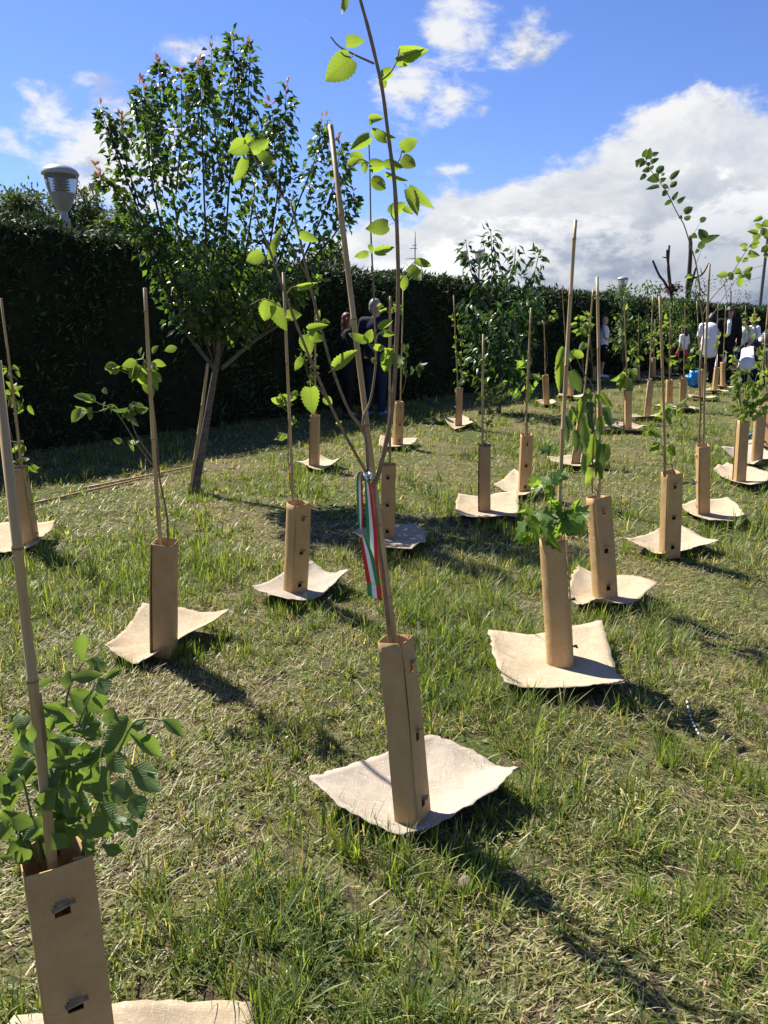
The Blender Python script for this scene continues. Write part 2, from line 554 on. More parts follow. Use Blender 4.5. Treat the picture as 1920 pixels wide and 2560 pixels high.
def maple_leaf():
    pts = []
    lobes = [(-145, .42), (-118, .3), (-78, .62), (-60, .5), (-48, .42), (-32, .72), (-20, .55), (-8, .7), (0, 1.0)]
    lobes += [(-a, r) for a, r in reversed(lobes[:-1])]
    V = [(0, 0.0, 0), (0, .3, 0.0)]
    for a, r in lobes:
        x, y = math.sin(rad(a)) * r, math.cos(rad(a)) * r * .8 + .2
        V.append((x, y, .16 * abs(x) - .22 * y * y))
    Fc = [(1, i, i + 1) for i in range(2, len(V) - 1)] + [(0, 2, 1), (0, 1, len(V) - 1)]
    b = len(V)
    V += [(-.014, -.4, -.05), (.014, -.4, -.05), (.012, .02, .004), (-.012, .02, .004)]
    Fc.append((b, b + 1, b + 2, b + 3))
    return mesh('leaf_maple', V, Fc, mats=['maple_leaf'])


LEAF['maple'] = [maple_leaf()]
CAMV = Vector((0, 0, CAMZ))


def put_leaf(parent, kind, base, tip, width, roll=None, name='leaf'):
    d = tip - base
    L = d.length
    y = d.normalized()
    view = (CAMV - base).normalized()
    z = view - y * view.dot(y)
    if z.length < .05:
        z = Vector((0, 0, 1)) - y * y.z
    z.normalize()
    # leaf blades tend to lie with their upper face to the sky
    a = R.uniform(-.7, .7) if roll is None else roll
    if R.random() < .45:
        a += math.pi
    z = Matrix.Rotation(a, 3, y) @ z
    x = y.cross(z)
    M = Matrix((x, y, z)).transposed().to_4x4()
    M = Matrix.Translation(base - Vector(parent.location)) @ M @ Matrix.Diagonal((width, L, L, 1))
    return link(name, R.choice(LEAF[kind]), parent, None, M)


def rand_leaf(parent, kind, base, size, out=None, droop=.3, asp=.62, name='leaf'):
    d = Vector((R.gauss(0, 1), R.gauss(0, 1), R.gauss(0, .7)))
    d.normalize()
    if out is not None:
        d = d * .7 + out.normalized()
    d.z -= droop
    d.normalize()
    s = size * R.uniform(.65, 1.2)
    return put_leaf(parent, kind, base, base + d * s, s * asp * R.uniform(.85, 1.15), R.uniform(-1.2, 1.2), name)


# ------------------------------------------------------------------ ground
def gz(x, y):
    return .010 * np.sin(1.7 * x + .6 * y) * np.sin(1.3 * y - .4 * x + 1) + .006 * np.sin(5.1 * x + 2) * np.sin(4.3 * y) - .006


def build_ground():
    def axis(lim, fine_lo, fine_hi, step):
        a = list(np.arange(fine_lo, fine_hi + 1e-6, step))
        s, v = step, fine_hi
        while v < lim:
            s *= 1.35
            v += s
            a.append(v)
        s, v = step, fine_lo
        while v > -lim:
            s *= 1.35
            v -= s
            a.insert(0, v)
        return np.array(a)
    xs, ys = axis(600, -4, 6, .1), axis(600, .4, 12, .1)
    X, Y = np.meshgrid(xs, ys)
    fade = np.clip(1.5 - np.hypot(X, Y) / 30, 0, 1)
    Z = gz(X, Y) * fade
    V = np.stack([X.ravel(), Y.ravel(), Z.ravel()], 1)
    nx, ny = len(xs), len(ys)
    i = np.arange(nx * ny).reshape(ny, nx)
    Fq = np.stack([i[:-1, :-1].ravel(), i[:-1, 1:].ravel(), i[1:, 1:].ravel(), i[1:, :-1].ravel()], 1)
    me = bpy.data.meshes.new('ground')
    me.from_pydata(V.tolist(), [], Fq.tolist())
    me.polygons.foreach_set('use_smooth', [True] * len(me.polygons))
    tag(link('ground', me, None, 'lawn_soil'), kind='structure')


build_ground()

# ------------------------------------------------------------------ people
def blob(name, parts, voxel, mat, smooth=6, fac=.5):
    """one continuous skin over tapered limbs ('c', p0, r0, p1, r1) and ellipsoids ('e', centre, radii, euler z/x)"""
    bm = bmesh.new()
    for p in parts:
        if p[0] == 'c':
            a, ra, b, rb = Vector(p[1]), p[2], Vector(p[3]), p[4]
            n = max(2, int((b - a).length / (min(ra, rb) * .6)) + 1)
            n = min(n, 14)
            for i in range(n + 1):
                f = i / n
                bmesh.ops.create_icosphere(bm, subdivisions=2, radius=ra + (rb - ra) * f, matrix=Matrix.Translation(a.lerp(b, f)))
        else:
            M = Matrix.Translation(p[1]) @ (p[3] if len(p) > 3 else Matrix.Identity(4)) @ Matrix.Diagonal((*p[2], 1))
            bmesh.ops.create_icosphere(bm, subdivisions=3, radius=1, matrix=M)
    me = bpy.data.meshes.new(name)
    bm.to_mesh(me)
    bm.free()
    tmp = bpy.data.objects.new('tmp', me)
    COL.objects.link(tmp)
    m = tmp.modifiers.new('r', 'REMESH')
    m.mode = 'VOXEL'
    m.voxel_size = voxel
    m.use_smooth_shade = True
    s = tmp.modifiers.new('s', 'SMOOTH')
    s.iterations = smooth
    s.factor = fac
    dg = bpy.context.evaluated_depsgraph_get()
    out = bpy.data.meshes.new_from_object(tmp.evaluated_get(dg))
    out.name = name
    bpy.data.objects.remove(tmp)
    bpy.data.meshes.remove(me)
    out.materials.clear()
    out.materials.append(MATS[mat])
    out.polygons.foreach_set('use_smooth', [True] * len(out.polygons))
    return out


STAND = dict(pelvis=(0, 0, .95), waist=(0, .0, 1.10), chest=(0, .01, 1.30), neck=(0, -.005, 1.47), head=(0, .02, 1.625),
             shL=(-.19, -.01, 1.42), shR=(.19, -.01, 1.42), elL=(-.245, -.04, 1.13), elR=(.245, -.04, 1.13), wrL=(-.25, .05, .89), wrR=(.25, .05, .89),
             hiL=(-.09, 0, .93), hiR=(.09, 0, .93), knL=(-.10, .02, .50), knR=(.10, .02, .50), anL=(-.10, -.02, .085), anR=(.10, -.02, .085), toL=(-.13, .15, .035), toR=(.13, .15, .035))


def person(loc, heading, height, label, pose=None, hair='black_hair', hair_style='short', top='white_cotton', sleeves='short', legs='black_cloth', shoes='shoe_leather', wide=1.0, look=0.0, tilt=0.0, group=None, long_top=.0, puffy=False, cap=None, shorts=False):
    J = {k: Vector(v) for k, v in STAND.items()}
    for k, v in (pose or {}).items():
        J[k] = Vector(v)
    root = empty('person', loc, label, 'person', group)
    k_ = height / 1.75
    root.rotation_euler = (0, 0, heading)
    root.scale = (k_, k_, k_)
    w = wide
    def spine_rot(a, b):
        d = (b - a).normalized()
        return d.to_track_quat('Z', 'Y').to_matrix().to_4x4()
    rot1, rot2 = spine_rot(J['pelvis'], J['waist']), spine_rot(J['waist'], J['neck'])
    # keep the ellipsoids' wide axis across the shoulders
    ax = (J['shR'] - J['shL']).normalized()
    def frame(d):
        z = d.normalized()
        x = (ax - z * ax.dot(z)).normalized()
        y = z.cross(x)
        return Matrix((x, y, z)).transposed().to_4x4()
    F1, F2 = frame(J['waist'] - J['pelvis']), frame(J['neck'] - J['waist'])
    hd = J['head']
    HR = Matrix.Rotation(look, 4, 'Z') @ Matrix.Rotation(tilt, 4, 'X')
    def hp(x, y, z):
        return hd + (HR @ Vector((x, y, z)))
    def torso(g):
        return [('e', J['pelvis'], ((.155 + g) * w, (.115 + g) * w, .12 + g), F1), ('e', J['waist'], ((.14 + g) * w, (.105 + g) * w, .14 + g), F1), ('e', J['chest'], ((.165 + g) * w, (.115 + g) * w, .17 + g), F2),
                ('c', J['shL'], .062 + g, J['shR'], .062 + g), ('e', J['chest'].lerp(J['neck'], .6), ((.12 + g * .5), .08 + g * .5, .08), F2)]
    parts = torso(0) + [('c', J['neck'] - (J['neck'] - J['chest']) * .2, .062, hd - (hd - J['neck']) * .3, .052)]
    parts += [('e', hp(0, 0, .015), (.076, .094, .108), HR), ('e', hp(0, .02, -.055), (.058, .072, .062), HR), ('c', hp(0, .088, .005), .010, hp(0, .106, -.022), .014),
              ('e', hp(-.078, -.005, -.01), (.012, .022, .032), HR), ('e', hp(.078, -.005, -.01), (.012, .022, .032), HR)]
    for s, sg in (('L', -1), ('R', 1)):
        parts += [('c', J['sh' + s], .056, J['el' + s], .042), ('c', J['el' + s], .042, J['wr' + s], .029)]
        d = (J['wr' + s] - J['el' + s]).normalized()
        pc = J['wr' + s] + d * .05
        parts.append(('e', pc, (.022, .036, .05), d.to_track_quat('Z', 'X').to_matrix().to_4x4()))
        fr = d.to_track_quat('Z', 'X').to_matrix()
        side = fr @ Vector((0, 1, 0))
        inn = fr @ Vector((1, 0, 0))
        for q, ln in enumerate((.062, .075, .070, .052)):
            a = pc + d * .04 + side * (.027 - .018 * q)
            b = a + d * ln * .55
            parts += [('c', a, .0095, b, .009), ('c', b, .009, b + d * ln * .35 + inn * .022, .008)]
        t0 = pc - d * .02 + side * .034
        parts += [('c', t0, .011, t0 + d * .03 + side * .022, .010), ('c', t0 + d * .03 + side * .022, .010, t0 + d * .06 + side * .024, .0085)]
        parts += [('c', J['hi' + s], .088 * w, J['kn' + s], .058), ('c', J['kn' + s], .056, J['an' + s], .040), ('c', J['an' + s] - Vector((0, .03, .03)) * 0, .042, J['to' + s], .034)]
    link('body', blob('body', parts, .0105, 'skin', 3, .45), root)
    # clothes
    g = .02
    tp = torso(g)
    for q in range(1, 6):
        f = q / 6
        tp.append(('e', J['waist'].lerp(J['chest'], f), ((.152 + g) * w, (.118 + g) * w, .10), F2))
        tp.append(('e', J['pelvis'].lerp(J['waist'], f), ((.155 + g) * w, (.118 + g) * w, .10), F1))
    if long_top:
        dn = (J['waist'] - J['pelvis']).normalized()
        for q in range(7):
            tp.append(('e', J['waist'] - dn * (.15 + long_top) * q / 6, ((.16 + g) * w, (.125 + g) * w, .10), F1))
    for s in 'LR':
        e = J['sh' + s].lerp(J['el' + s], .8)
        tp.append(('c', J['sh' + s], .07 + g * .6, e if sleeves == 'short' else J['el' + s], .062 + g * .5 if sleeves == 'short' else .055 + g * .4))
        if sleeves == 'long':
            tp.append(('c', J['el' + s], .055 + g * .4, J['el' + s].lerp(J['wr' + s], .93), .040 + g * .3))
    if puffy:
        # quilted rolls round the trunk and arms
        base = list(tp)
        for f in [i / 7 for i in range(8)]:
            c = J['pelvis'].lerp(J['neck'], f)
            tp.append(('e', c, ((.185 + g) * w, (.145 + g) * w, .045), F2))
        for s in 'LR':
            for f in (.2, .45, .7, .95):
                tp.append(('e', J['sh' + s].lerp(J['el' + s], f), (.088, .088, .088)))
                tp.append(('e', J['el' + s].lerp(J['wr' + s], f * .9), (.07, .07, .07)))
    link('jacket' if sleeves == 'long' else 'shirt', blob('top', tp, .014, 'puffer_nylon' if puffy else top, 2 if puffy else 5), root)
    lp = [('e', J['pelvis'], ((.165) * w, (.128) * w, .11), F1)]
    for s in 'LR':
        kn, an = J['kn' + s], J['an' + s]
        lp += [('c', J['hi' + s], .105 * w, kn, .075)]
        if not shorts:
            lp += [('c', kn, .074, an + (kn - an) * .08, .062)]
    link('shorts' if shorts else 'trousers', blob('trousers', lp, .014, legs, 5), root)
    for s in 'LR':
        an, to = J['an' + s], J['to' + s]
        d = (to - an)
        sp_ = [('c', an - Vector((d.x, d.y, 0)) * .18 + Vector((0, 0, -.035)), .048, an + d * .25 + Vector((0, 0, -.02)), .05), ('c', an + d * .25 + Vector((0, 0, -.02)), .048, to + d * .12, .040)]
        link('shoe', blob('shoe', sp_, .012, shoes, 4), root)
    # hair and face
    hp_ = [('e', hp(0, -.022, .035), (.089, .098, .107), HR)]
    if hair_style == 'short':
        hp_ += [('e', hp(0, -.05, -.01), (.083, .066, .09), HR)]
    elif hair_style == 'long':
        hp_ += [('e', hp(0, -.045, -.05), (.098, .075, .13), HR), ('e', hp(0, -.05, -.14), (.10, .06, .10), HR), ('c', hp(-.085, .01, .02), .03, hp(-.09, .0, -.12), .03), ('c', hp(.085, .01, .02), .03, hp(.09, .0, -.12), .03)]
    elif hair_style == 'bob':
        hp_ += [('e', hp(0, -.04, -.03), (.102, .085, .11), HR), ('c', hp(-.09, .015, .04), .03, hp(-.092, .015, -.09), .028), ('c', hp(.09, .015, .04), .03, hp(.092, .015, -.09), .028), ('c', hp(-.05, .085, .075), .022, hp(.06, .082, .06), .024)]
    if hair_style != 'bald':
        hm = blob('hair', hp_, .012, hair, 3)
        # keep the face open
        inv = HR.inverted()
        bmx = bmesh.new()
        bmx.from_mesh(hm)
        dead = [v for v in bmx.verts if (inv @ (v.co - hd)).y > .052 and (inv @ (v.co - hd)).z < (.055 if hair_style != 'bob' else .045) and abs((inv @ (v.co - hd)).x) < .075]
        bmesh.ops.delete(bmx, geom=dead, context='VERTS')
        bmx.to_mesh(hm)
        bmx.free()
        link('hair', hm, root)
    for sg in (-1, 1):
        link('eye', blob('eye', [('e', hp(sg * .031, .086, .012), (.014, .009, .008), HR)], .005, 'eye_dark', 1), root)
        link('eyebrow', blob('eyebrow', [('c', hp(sg * .016, .091, .034), .005, hp(sg * .048, .082, .036), .004)], .004, hair, 1), root)
    link('mouth', blob('mouth', [('e', hp(0, .089, -.062), (.024, .008, .008), HR)], .005, 'lips', 1), root)
    if cap:
        link('cap', blob('cap', [('e', hp(0, -.01, .06), (.098, .112, .085), HR), ('e', hp(0, .12, .045), (.075, .075, .014), HR)], .012, cap, 3), root)
    return root


def people():
    def place(fx, fy, tx, ty):
        b = gp(fx, fy, 0)
        h = at(tx, ty, b.y).z
        return b, h
    # the couple in dark clothes
    b, h = place(812, 900, 797, 646)
    person(b, rad(-22), h, 'grey-haired man in a dark jacket and jeans, his back turned, by the hedge', hair='grey_hair', top='navy_cloth', sleeves='long', legs='denim', shoes='shoe_cover', wide=1.12, look=rad(-25), long_top=.1,
           pose=dict(elL=(-.27, .02, 1.15), wrL=(-.2, .2, 1.0), elR=(.27, .02, 1.15), wrR=(.2, .2, 1.0)))
    b, h = place(752, 902, 742, 676)
    person(b, rad(-75), h, 'auburn-haired woman all in black standing beside the grey-haired man', hair='auburn_hair', hair_style='long', top='black_cloth', sleeves='long', legs='black_cloth', shoes='shoe_leather', wide=1.06, look=rad(-30), long_top=.22,
           pose=dict(elL=(-.25, .04, 1.14), wrL=(-.1, .22, 1.08), elR=(.25, .04, 1.14), wrR=(.1, .24, 1.04)))
    # sunglasses pushed up on her hair
    # man in white by the hedge
    b, h = place(1297, 815, 1298, 683)
    person(b, rad(-88), h, 'bald man in a white T-shirt holding his hands before him by the hedge', hair_style='bald', hair='grey_hair', top='white_cotton', legs='black_cloth', shorts=True, shoes='white_shoe', wide=1.18, look=0, tilt=-.12,
           pose=dict(elL=(-.24, .02, 1.14), wrL=(-.1, .24, 1.1), elR=(.24, .02, 1.14), wrR=(.1, .25, 1.08)))
    # the planting party at right
    b, h = place(1524, 830, 1532, 672)
    person(b, rad(-20), h * 1.0, 'person in a long white T-shirt and black leggings standing with back turned', hair='black_hair', hair_style='bob', top='white_cotton', legs='black_cloth', wide=1.15, long_top=.22, shoes='shoe_leather', look=rad(-30), tilt=-.5,
           pose=dict(neck=(0, .07, 1.46), head=(.02, .16, 1.58), chest=(0, .04, 1.3), shL=(-.2, .05, 1.4), shR=(.2, .05, 1.4), elL=(-.25, .06, 1.12), wrL=(-.2, .2, .92), elR=(.25, .06, 1.12), wrR=(.2, .22, .95)))
    b, h = place(1561, 831, 1557, 646)
    h = min(h, 1.86)
    wm = person(b, rad(160), h, 'dark-haired woman in a black jacket over a white top standing facing the rows', hair='black_hair', hair_style='bob', top='black_cloth', sleeves='long', legs='black_cloth', wide=.98, tilt=-.15, look=rad(20))
    link('top', blob('top', [('c', (0, .12, 1.38), .05, (0, .128, 1.16), .045), ('c', (0, .075, 1.45), .05, (0, .11, 1.38), .05)], .012, 'white_cotton', 3), wm)
    kneel = dict(pelvis=(0, -.05, .42), waist=(0, .02, .56), chest=(0, .12, .74), neck=(0, .22, .88), head=(0, .32, .98), shL=(-.18, .18, .84), shR=(.18, .18, .84), elL=(-.22, .32, .60), elR=(.22, .32, .60), wrL=(-.12, .5, .42), wrR=(.12, .5, .42),
                 hiL=(-.09, -.04, .40), hiR=(.09, -.04, .40), knL=(-.13, .30, .10), knR=(.13, .30, .10), anL=(-.12, -.12, .07), anR=(.12, -.12, .07), toL=(-.13, -.26, .05), toR=(.13, -.26, .05))
    b = gp(1548, 826)
    person(b, rad(-70), 1.62, 'dark-haired boy in a white T-shirt kneeling over a planting hole', pose=kneel, hair='black_hair', legs='black_cloth', tilt=-.5)
    b = gp(1612, 832)
    person(b, rad(-40), 1.85, 'person in a white shirt kneeling bent over beside the puffer jacket', pose=dict(kneel, neck=(0, .34, .80), head=(0, .46, .80), chest=(0, .2, .70), shL=(-.2, .3, .76), shR=(.2, .3, .76), elL=(-.24, .42, .5), elR=(.24, .42, .5)), hair='black_hair', legs='denim', wide=1.25, tilt=-.9)
    bend = dict(pelvis=(0, -.1, .93), waist=(0, .02, 1.04), chest=(0, .2, 1.14), neck=(0, .4, 1.18), head=(0, .53, 1.18), shL=(-.2, .34, 1.14), shR=(.2, .34, 1.14), elL=(-.25, .4, .86), elR=(.25, .4, .86), wrL=(-.16, .5, .64), wrR=(.16, .5, .64), hiL=(-.1, -.08, .92), hiR=(.1, -.08, .92), knL=(-.11, .0, .5), knR=(.11, .0, .5))
    b = gp(1642, 834)
    person(b, rad(-60), 1.84, 'person in a shiny black puffer jacket and jeans bending forward over the planters', pose=bend, hair='black_hair', sleeves='long', puffy=True, legs='denim', wide=1.15, tilt=-.9)
    b, h = place(1598, 803, 1598, 688)
    person(b, rad(120), h, 'person in a dark green cap and white shirt behind the kneeling planters', hair='black_hair', cap='dark_green_cloth', top='white_cotton', legs='denim', tilt=-.3)
    b, h = place(1618, 803, 1617, 686)
    person(b, rad(100), h, 'person in a pink cap with long dark hair behind the kneeling planters', hair='black_hair', hair_style='long', cap='pink_cloth', top='white_cotton', legs='denim', tilt=-.2)
    b, h = place(1470, 812, 1468, 706)
    r = person(b, rad(40), h, 'girl in a white top with a red jacket tied round her waist', hair='black_hair', hair_style='long', top='white_cotton', legs='black_cloth', tilt=-.3)
    w = [('e', (0, 0, .93), (.185, .145, .07))] + [('c', (-.05, .16, .93), .03, (-.12, .19, .70), .045), ('c', (.05, .16, .93), .03, (.10, .2, .72), .045), ('e', (0, -.13, .82), (.15, .04, .14))]
    link('tied_jacket', blob('tied_jacket', w, .014, 'red_cloth', 3), r)


people()


# ------------------------------------------------------------------ tree shelters, mats, canes
SHW, SHD, SHH = .12, .112, .6
TAB_H = (.085, .30, .515)


def panel_mesh():
    xs = [-SHW / 2, -.04, -.016, .016, .04, SHW / 2 + .012]
    zs = [0.0]
    for h in TAB_H:
        zs += [h - .016, h + .011]
    zs.append(SHH)
    # split the long rows so that the sheet can bow
    rows = []
    for a, b in zip(zs[:-1], zs[1:]):
        k = 1 if b - a < .03 else 4
        rows += [(a + (b - a) * j / k) for j in range(k)]
    rows.append(SHH)
    V, Fc = [], []
    for z in rows:
        for x in xs:
            f = (x + SHW / 2) / SHW
            V.append((x, -SHD / 2 - .0035 - .010 * f * f * (.6 + .4 * math.sin(z * 7 + .6)) - .005 * math.sin(min(f, 1) * math.pi) + .002 * math.sin(z * 11), z))
    n = len(xs)
    for j in range(len(rows) - 1):
        zc = (rows[j] + rows[j + 1]) / 2
        for i in range(n - 1):
            if i == 2 and any(h - .016 < zc < h + .011 for h in TAB_H):
                continue
            a = j * n + i
            Fc.append((a, a + 1, a + n + 1, a + n))
    return mesh('panel', V, Fc, smooth=False, mats=['kraft'])


def wrap_mesh(expo):
    """the sheet that goes round the back, from one crease of the panel to the other, with a tucked-in flap"""
    w2, d2 = SHW / 2, SHD / 2
    prof = [(-w2, -d2)]
    if expo > 4:        # boxy: flat sides, creased corners
        for k in range(1, 7):
            f = k / 6
            prof.append((-w2 - .004 * math.sin(f * math.pi), -d2 + SHD * f))
        for k in range(1, 7):
            f = k / 6
            prof.append((-w2 + SHW * f, d2 + .006 * math.sin(f * math.pi)))
        for k in range(1, 7):
            f = k / 6
            prof.append((w2 + .004 * math.sin(f * math.pi), d2 - SHD * f))
    else:               # rounded back
        y0 = -d2 * .55
        n = 26
        for k in range(n + 1):
            th = math.pi - math.pi * k / n
            c_, s_ = math.cos(th), math.sin(th)
            prof.append((math.copysign(abs(c_) ** (2 / expo), c_) * w2 * 1.03, y0 + abs(s_) ** (2 / expo) * (d2 - y0)))
        prof.append((w2, -d2))
    prof += [(w2 - .012, -d2 + .003), (w2 - .026, -d2 + .007)]
    NZ = 16
    V, Fc = [], []
    for j in range(NZ + 1):
        z = SHH * j / NZ
        for i, (x, y) in enumerate(prof):
            k = 1 + .012 * math.sin(z * 9 + i * .25) + .006 * math.sin(z * 23 + i * .6)
            V.append((x * k, y * k, z))
    n = len(prof)
    for j in range(NZ):
        for i in range(n - 1):
            a = j * n + i
            Fc.append((a, a + 1, a + n + 1, a + n))
    me = mesh('wrap', V, Fc, smooth=True, mats=['kraft'])
    me.set_sharp_from_angle(angle=rad(24))
    return me


def tab_mesh(tilt):
    V, Fc = [], []
    def bx(x0, x1, y0, y1, z0, z1):
        b = len(V)
        for x in (x0, x1):
            for y in (y0, y1):
                for z in (z0, z1):
                    V.append((x, y, z - tilt * (-(y)) ))
        Fc.extend([(b, b + 1, b + 3, b + 2), (b + 4, b + 6, b + 7, b + 5), (b, b + 4, b + 5, b + 1), (b + 2, b + 3, b + 7, b + 6), (b, b + 2, b + 6, b + 4), (b + 1, b + 5, b + 7, b + 3)])
    bx(-.013, .013, -.008, .02, 0, .002)
    bx(-.024, .024, -.021, -.008, .0003, .0023)
    return mesh('tab', V, Fc, smooth=False, mats=['kraft'])


PANEL = panel_mesh()
WRAPS = {k: wrap_mesh(k) for k in (2.0, 2.6, 4.5)}
TABS = [tab_mesh(t) for t in (-.5, -.2, .12)]
SHELTERS = []


def shelter(base, top, phi, expo, label, group=None, size=1.0):
    size *= (.74 if expo > 4 else .84) * R.uniform(.97, 1.03)
    o = empty('tree_shelter', base, label, 'tree shelter', group)
    z = (top - base).normalized()
    a = rad(phi)
    x = Vector((math.cos(a), math.sin(a), 0))
    y = z.cross(x).normalized()
    x = y.cross(z).normalized()
    o.matrix_basis = Matrix.Translation(base) @ Matrix((x, y, z)).transposed().to_4x4() @ Matrix.Diagonal((size, size, (top - base).length / SHH, 1))
    for nm, me in (('wrap', WRAPS[expo]), ('panel', PANEL)):
        c = link(nm, me, o)
        m = c.modifiers.new('sheet', 'SOLIDIFY')
        m.thickness = .0028
        m.offset = 0
    for h in TAB_H:
        M = Matrix.Translation((R.uniform(-.002, .002), -SHD / 2 - .012, h + .0145)) @ Matrix.Rotation(R.uniform(-.12, .12), 4, 'Z') @ Matrix.Rotation(R.uniform(-.1, .1), 4, 'Y')
        link('tab', R.choice(TABS), c, None, M)
    SHELTERS.append(base)
    return o


MATQ = []


def mulch_mat(corners, label, group=None, pale=False, bulge=.06, rim=.032):
    """corners: four points round the sheet, each with its lift in z"""
    c = [Vector(p) for p in corners]
    ctr = sum(c, Vector()) / 4
    ctr.z = 0
    n = 22
    V, Fc = [], []
    ph = [R.uniform(0, 6.28) for _ in range(4)]
    for j in range(n + 1):
        v = j / n
        for i in range(n + 1):
            u = i / n
            w = [(1 - u) * (1 - v), u * (1 - v), u * v, (1 - u) * v]
            p = sum((c[k] * w[k] for k in range(4)), Vector())
            e0 = max(abs(u - .5), abs(v - .5)) * 2
            p = ctr + (p - ctr) * (1 + bulge * e0 * 2 * (1 - max(w)))
            z = sum((c[k].z) * w[k] ** 1.7 for k in range(4))
            e = max(abs(u - .5), abs(v - .5)) * 2
            z += .016 + rim * e ** 2.6 * (.75 + .5 * math.sin(3.1 * math.atan2(v - .5, u - .5) + ph[3])) + e * e * (.011 * math.sin(u * 5.2 + ph[0]) * math.sin(v * 4.4 + ph[1]) + .012 * max(0, math.sin(u * 7 + v * 5 + ph[2])))
            jag = .006 if e > .97 else 0
            V.append(Vector((p.x + R.uniform(-jag, jag), p.y + R.uniform(-jag, jag), max(z, .012))) - ctr)
    for j in range(n):
        for i in range(n):
            a = j * (n + 1) + i
            Fc.append((a, a + 1, a + n + 2, a + n + 1))
    me = mesh('mulch_mat', V, Fc, mats=['felt_pale' if pale else 'felt'])
    o = link('mulch_mat', me)
    o.location = ctr
    m = o.modifiers.new('felt', 'SOLIDIFY')
    m.thickness = .0032
    m.offset = -1
    MATQ.append([(p.x, p.y) for p in c])
    return tag(o, label, 'mulch mat', group)


def auto_mat(base, rot, lifts=None, half=.235):
    out = []
    for k in range(4):
        a = rot + k * math.pi / 2
        s = half * math.sqrt(2) * R.uniform(.93, 1.05)
        out.append((base.x + s * math.cos(a), base.y + s * math.sin(a), (lifts[k] if lifts else R.uniform(.01, .07))))
    return out


def cane(p0, p1, label, group=None, r=.0095):
    """a bamboo cane from p0 (foot) to p1 (tip), with its nodes"""
    p0, p1 = Vector(p0), Vector(p1)
    L = (p1 - p0).length
    ts, rs, mi = [0.0], [1.08], []
    t = R.uniform(.05, .2)
    while t < L - .03:
        for dt, k in ((-.006, 1.0), (-.002, 1.16), (.003, 1.18), (.007, .98)):
            ts.append(t + dt)
            rs.append(k)
        t += R.uniform(.22, .34)
    ts.append(L)
    rs.append(1.0)
    bow = Vector((R.uniform(-1, 1), R.uniform(-1, 1), 0)) * .006 * L
    path, rr = [], []
    for s, k in zip(ts, rs):
        f = s / L
        path.append((p1 - p0) * f + bow * math.sin(f * math.pi))
        rr.append(r * k * (1.08 - .28 * f))
    V, Fc = tube_data(path, rr, 10)
    nseg = len(path) - 1
    mi = []
    for i in range(nseg):
        mi += [1 if rs[i] > 1.1 and rs[i + 1] > 1.1 else 0] * 10
    mi += [0, 0]
    o = link('bamboo_cane', mesh('bamboo_cane', V, Fc, mats=['bamboo', 'bamboo_node'], mi=mi))
    o.location = p0
    return tag(o, label, 'bamboo cane', group)


def sapling(base, label, group=None, name='sapling'):
    return empty(name, base, label, 'sapling', group)


def px_leaves(root, kind, Y, rows, X0, Y0, S, dj=.03):
    """leaves from rows of (base x, base y, tip x, tip y, width) read in an enlarged view"""
    for bx_, by_, tx, ty, w in rows:
        dy = R.uniform(-dj, dj)
        b = at(X0 + bx_ * S, Y0 + by_ * S, Y + dy)
        t = at(X0 + tx * S, Y0 + ty * S, Y + dy + R.uniform(-.015, .015))
        wm = w * S * K / FOC * (b.y * math.cos(PITCH) + (CAMZ - b.z) * math.sin(PITCH)) * 1.04
        put_leaf(root, kind, b, t, wm, R.uniform(-.35, .35))


def px_path(pts, Y, X0=0, Y0=0, S=1, dy=0.0):
    n = max(1, len(pts) - 1)
    return [at(X0 + x * S, Y0 + y * S, Y + dy * i / n) for i, (x, y) in enumerate(pts)]


def cluster(root, kind, Y, n, cx, cy, rx, ry, lpx, stem=None, droop=.25, twigs=4, asp=.62, mat='green_stem'):
    """n leaves spread through an ellipsoid seen at (cx, cy), on fine twigs from the stem"""
    m = K / FOC * Y
    c = at(cx, cy, Y)
    size = lpx * m
    loc = Vector(root.location)
    ends = []
    V, Fc = [], []
    for _ in range(twigs):
        e = c + Vector((R.gauss(0, .5) * rx * m, R.gauss(0, .5) * rx * m, R.gauss(0, .5) * ry * m))
        s = stem if stem is not None else c - Vector((0, 0, ry * m))
        mid = s.lerp(e, .55) + Vector((0, 0, -.1 * (e - s).length))
        pth = [p - loc for p in smooth_path([s, mid, e], 3)]
        tube_data(pth, [.0026 - .0014 * i / (len(pth) - 1) for i in range(len(pth))], 5, V, Fc)
        ends.append((s, mid, e))
    if V:
        link('twig', mesh('twig', V, Fc), root, mat)
    for i in range(n):
        if ends and R.random() < .75:
            s, mid, e = R.choice(ends)
            f = R.uniform(.35, 1.0)
            b = mid.lerp(e, f) + Vector((R.gauss(0, .12), R.gauss(0, .12), R.gauss(0, .12))) * size
        else:
            b = c + Vector((R.uniform(-1, 1) * rx * m * .75, R.uniform(-1, 1) * rx * m * .75, R.uniform(-1, 1) * ry * m * .75))
        rand_leaf(root, kind, b, size, b - c, droop, asp)


def tie(root, p, r=.012):
    """string tie round stem and cane"""
    V, Fc = [], []
    for k in range(3):
        ring = [p - Vector(root.location) + Vector((math.cos(a) * r, math.sin(a) * r, .004 * k + .002 * math.sin(a))) for a in [6.283 * i / 10 for i in range(11)]]
        tube_data(ring, [.0016] * 11, 4, V, Fc)
    link('tie', mesh('tie', V, Fc), root, 'dark_bark')


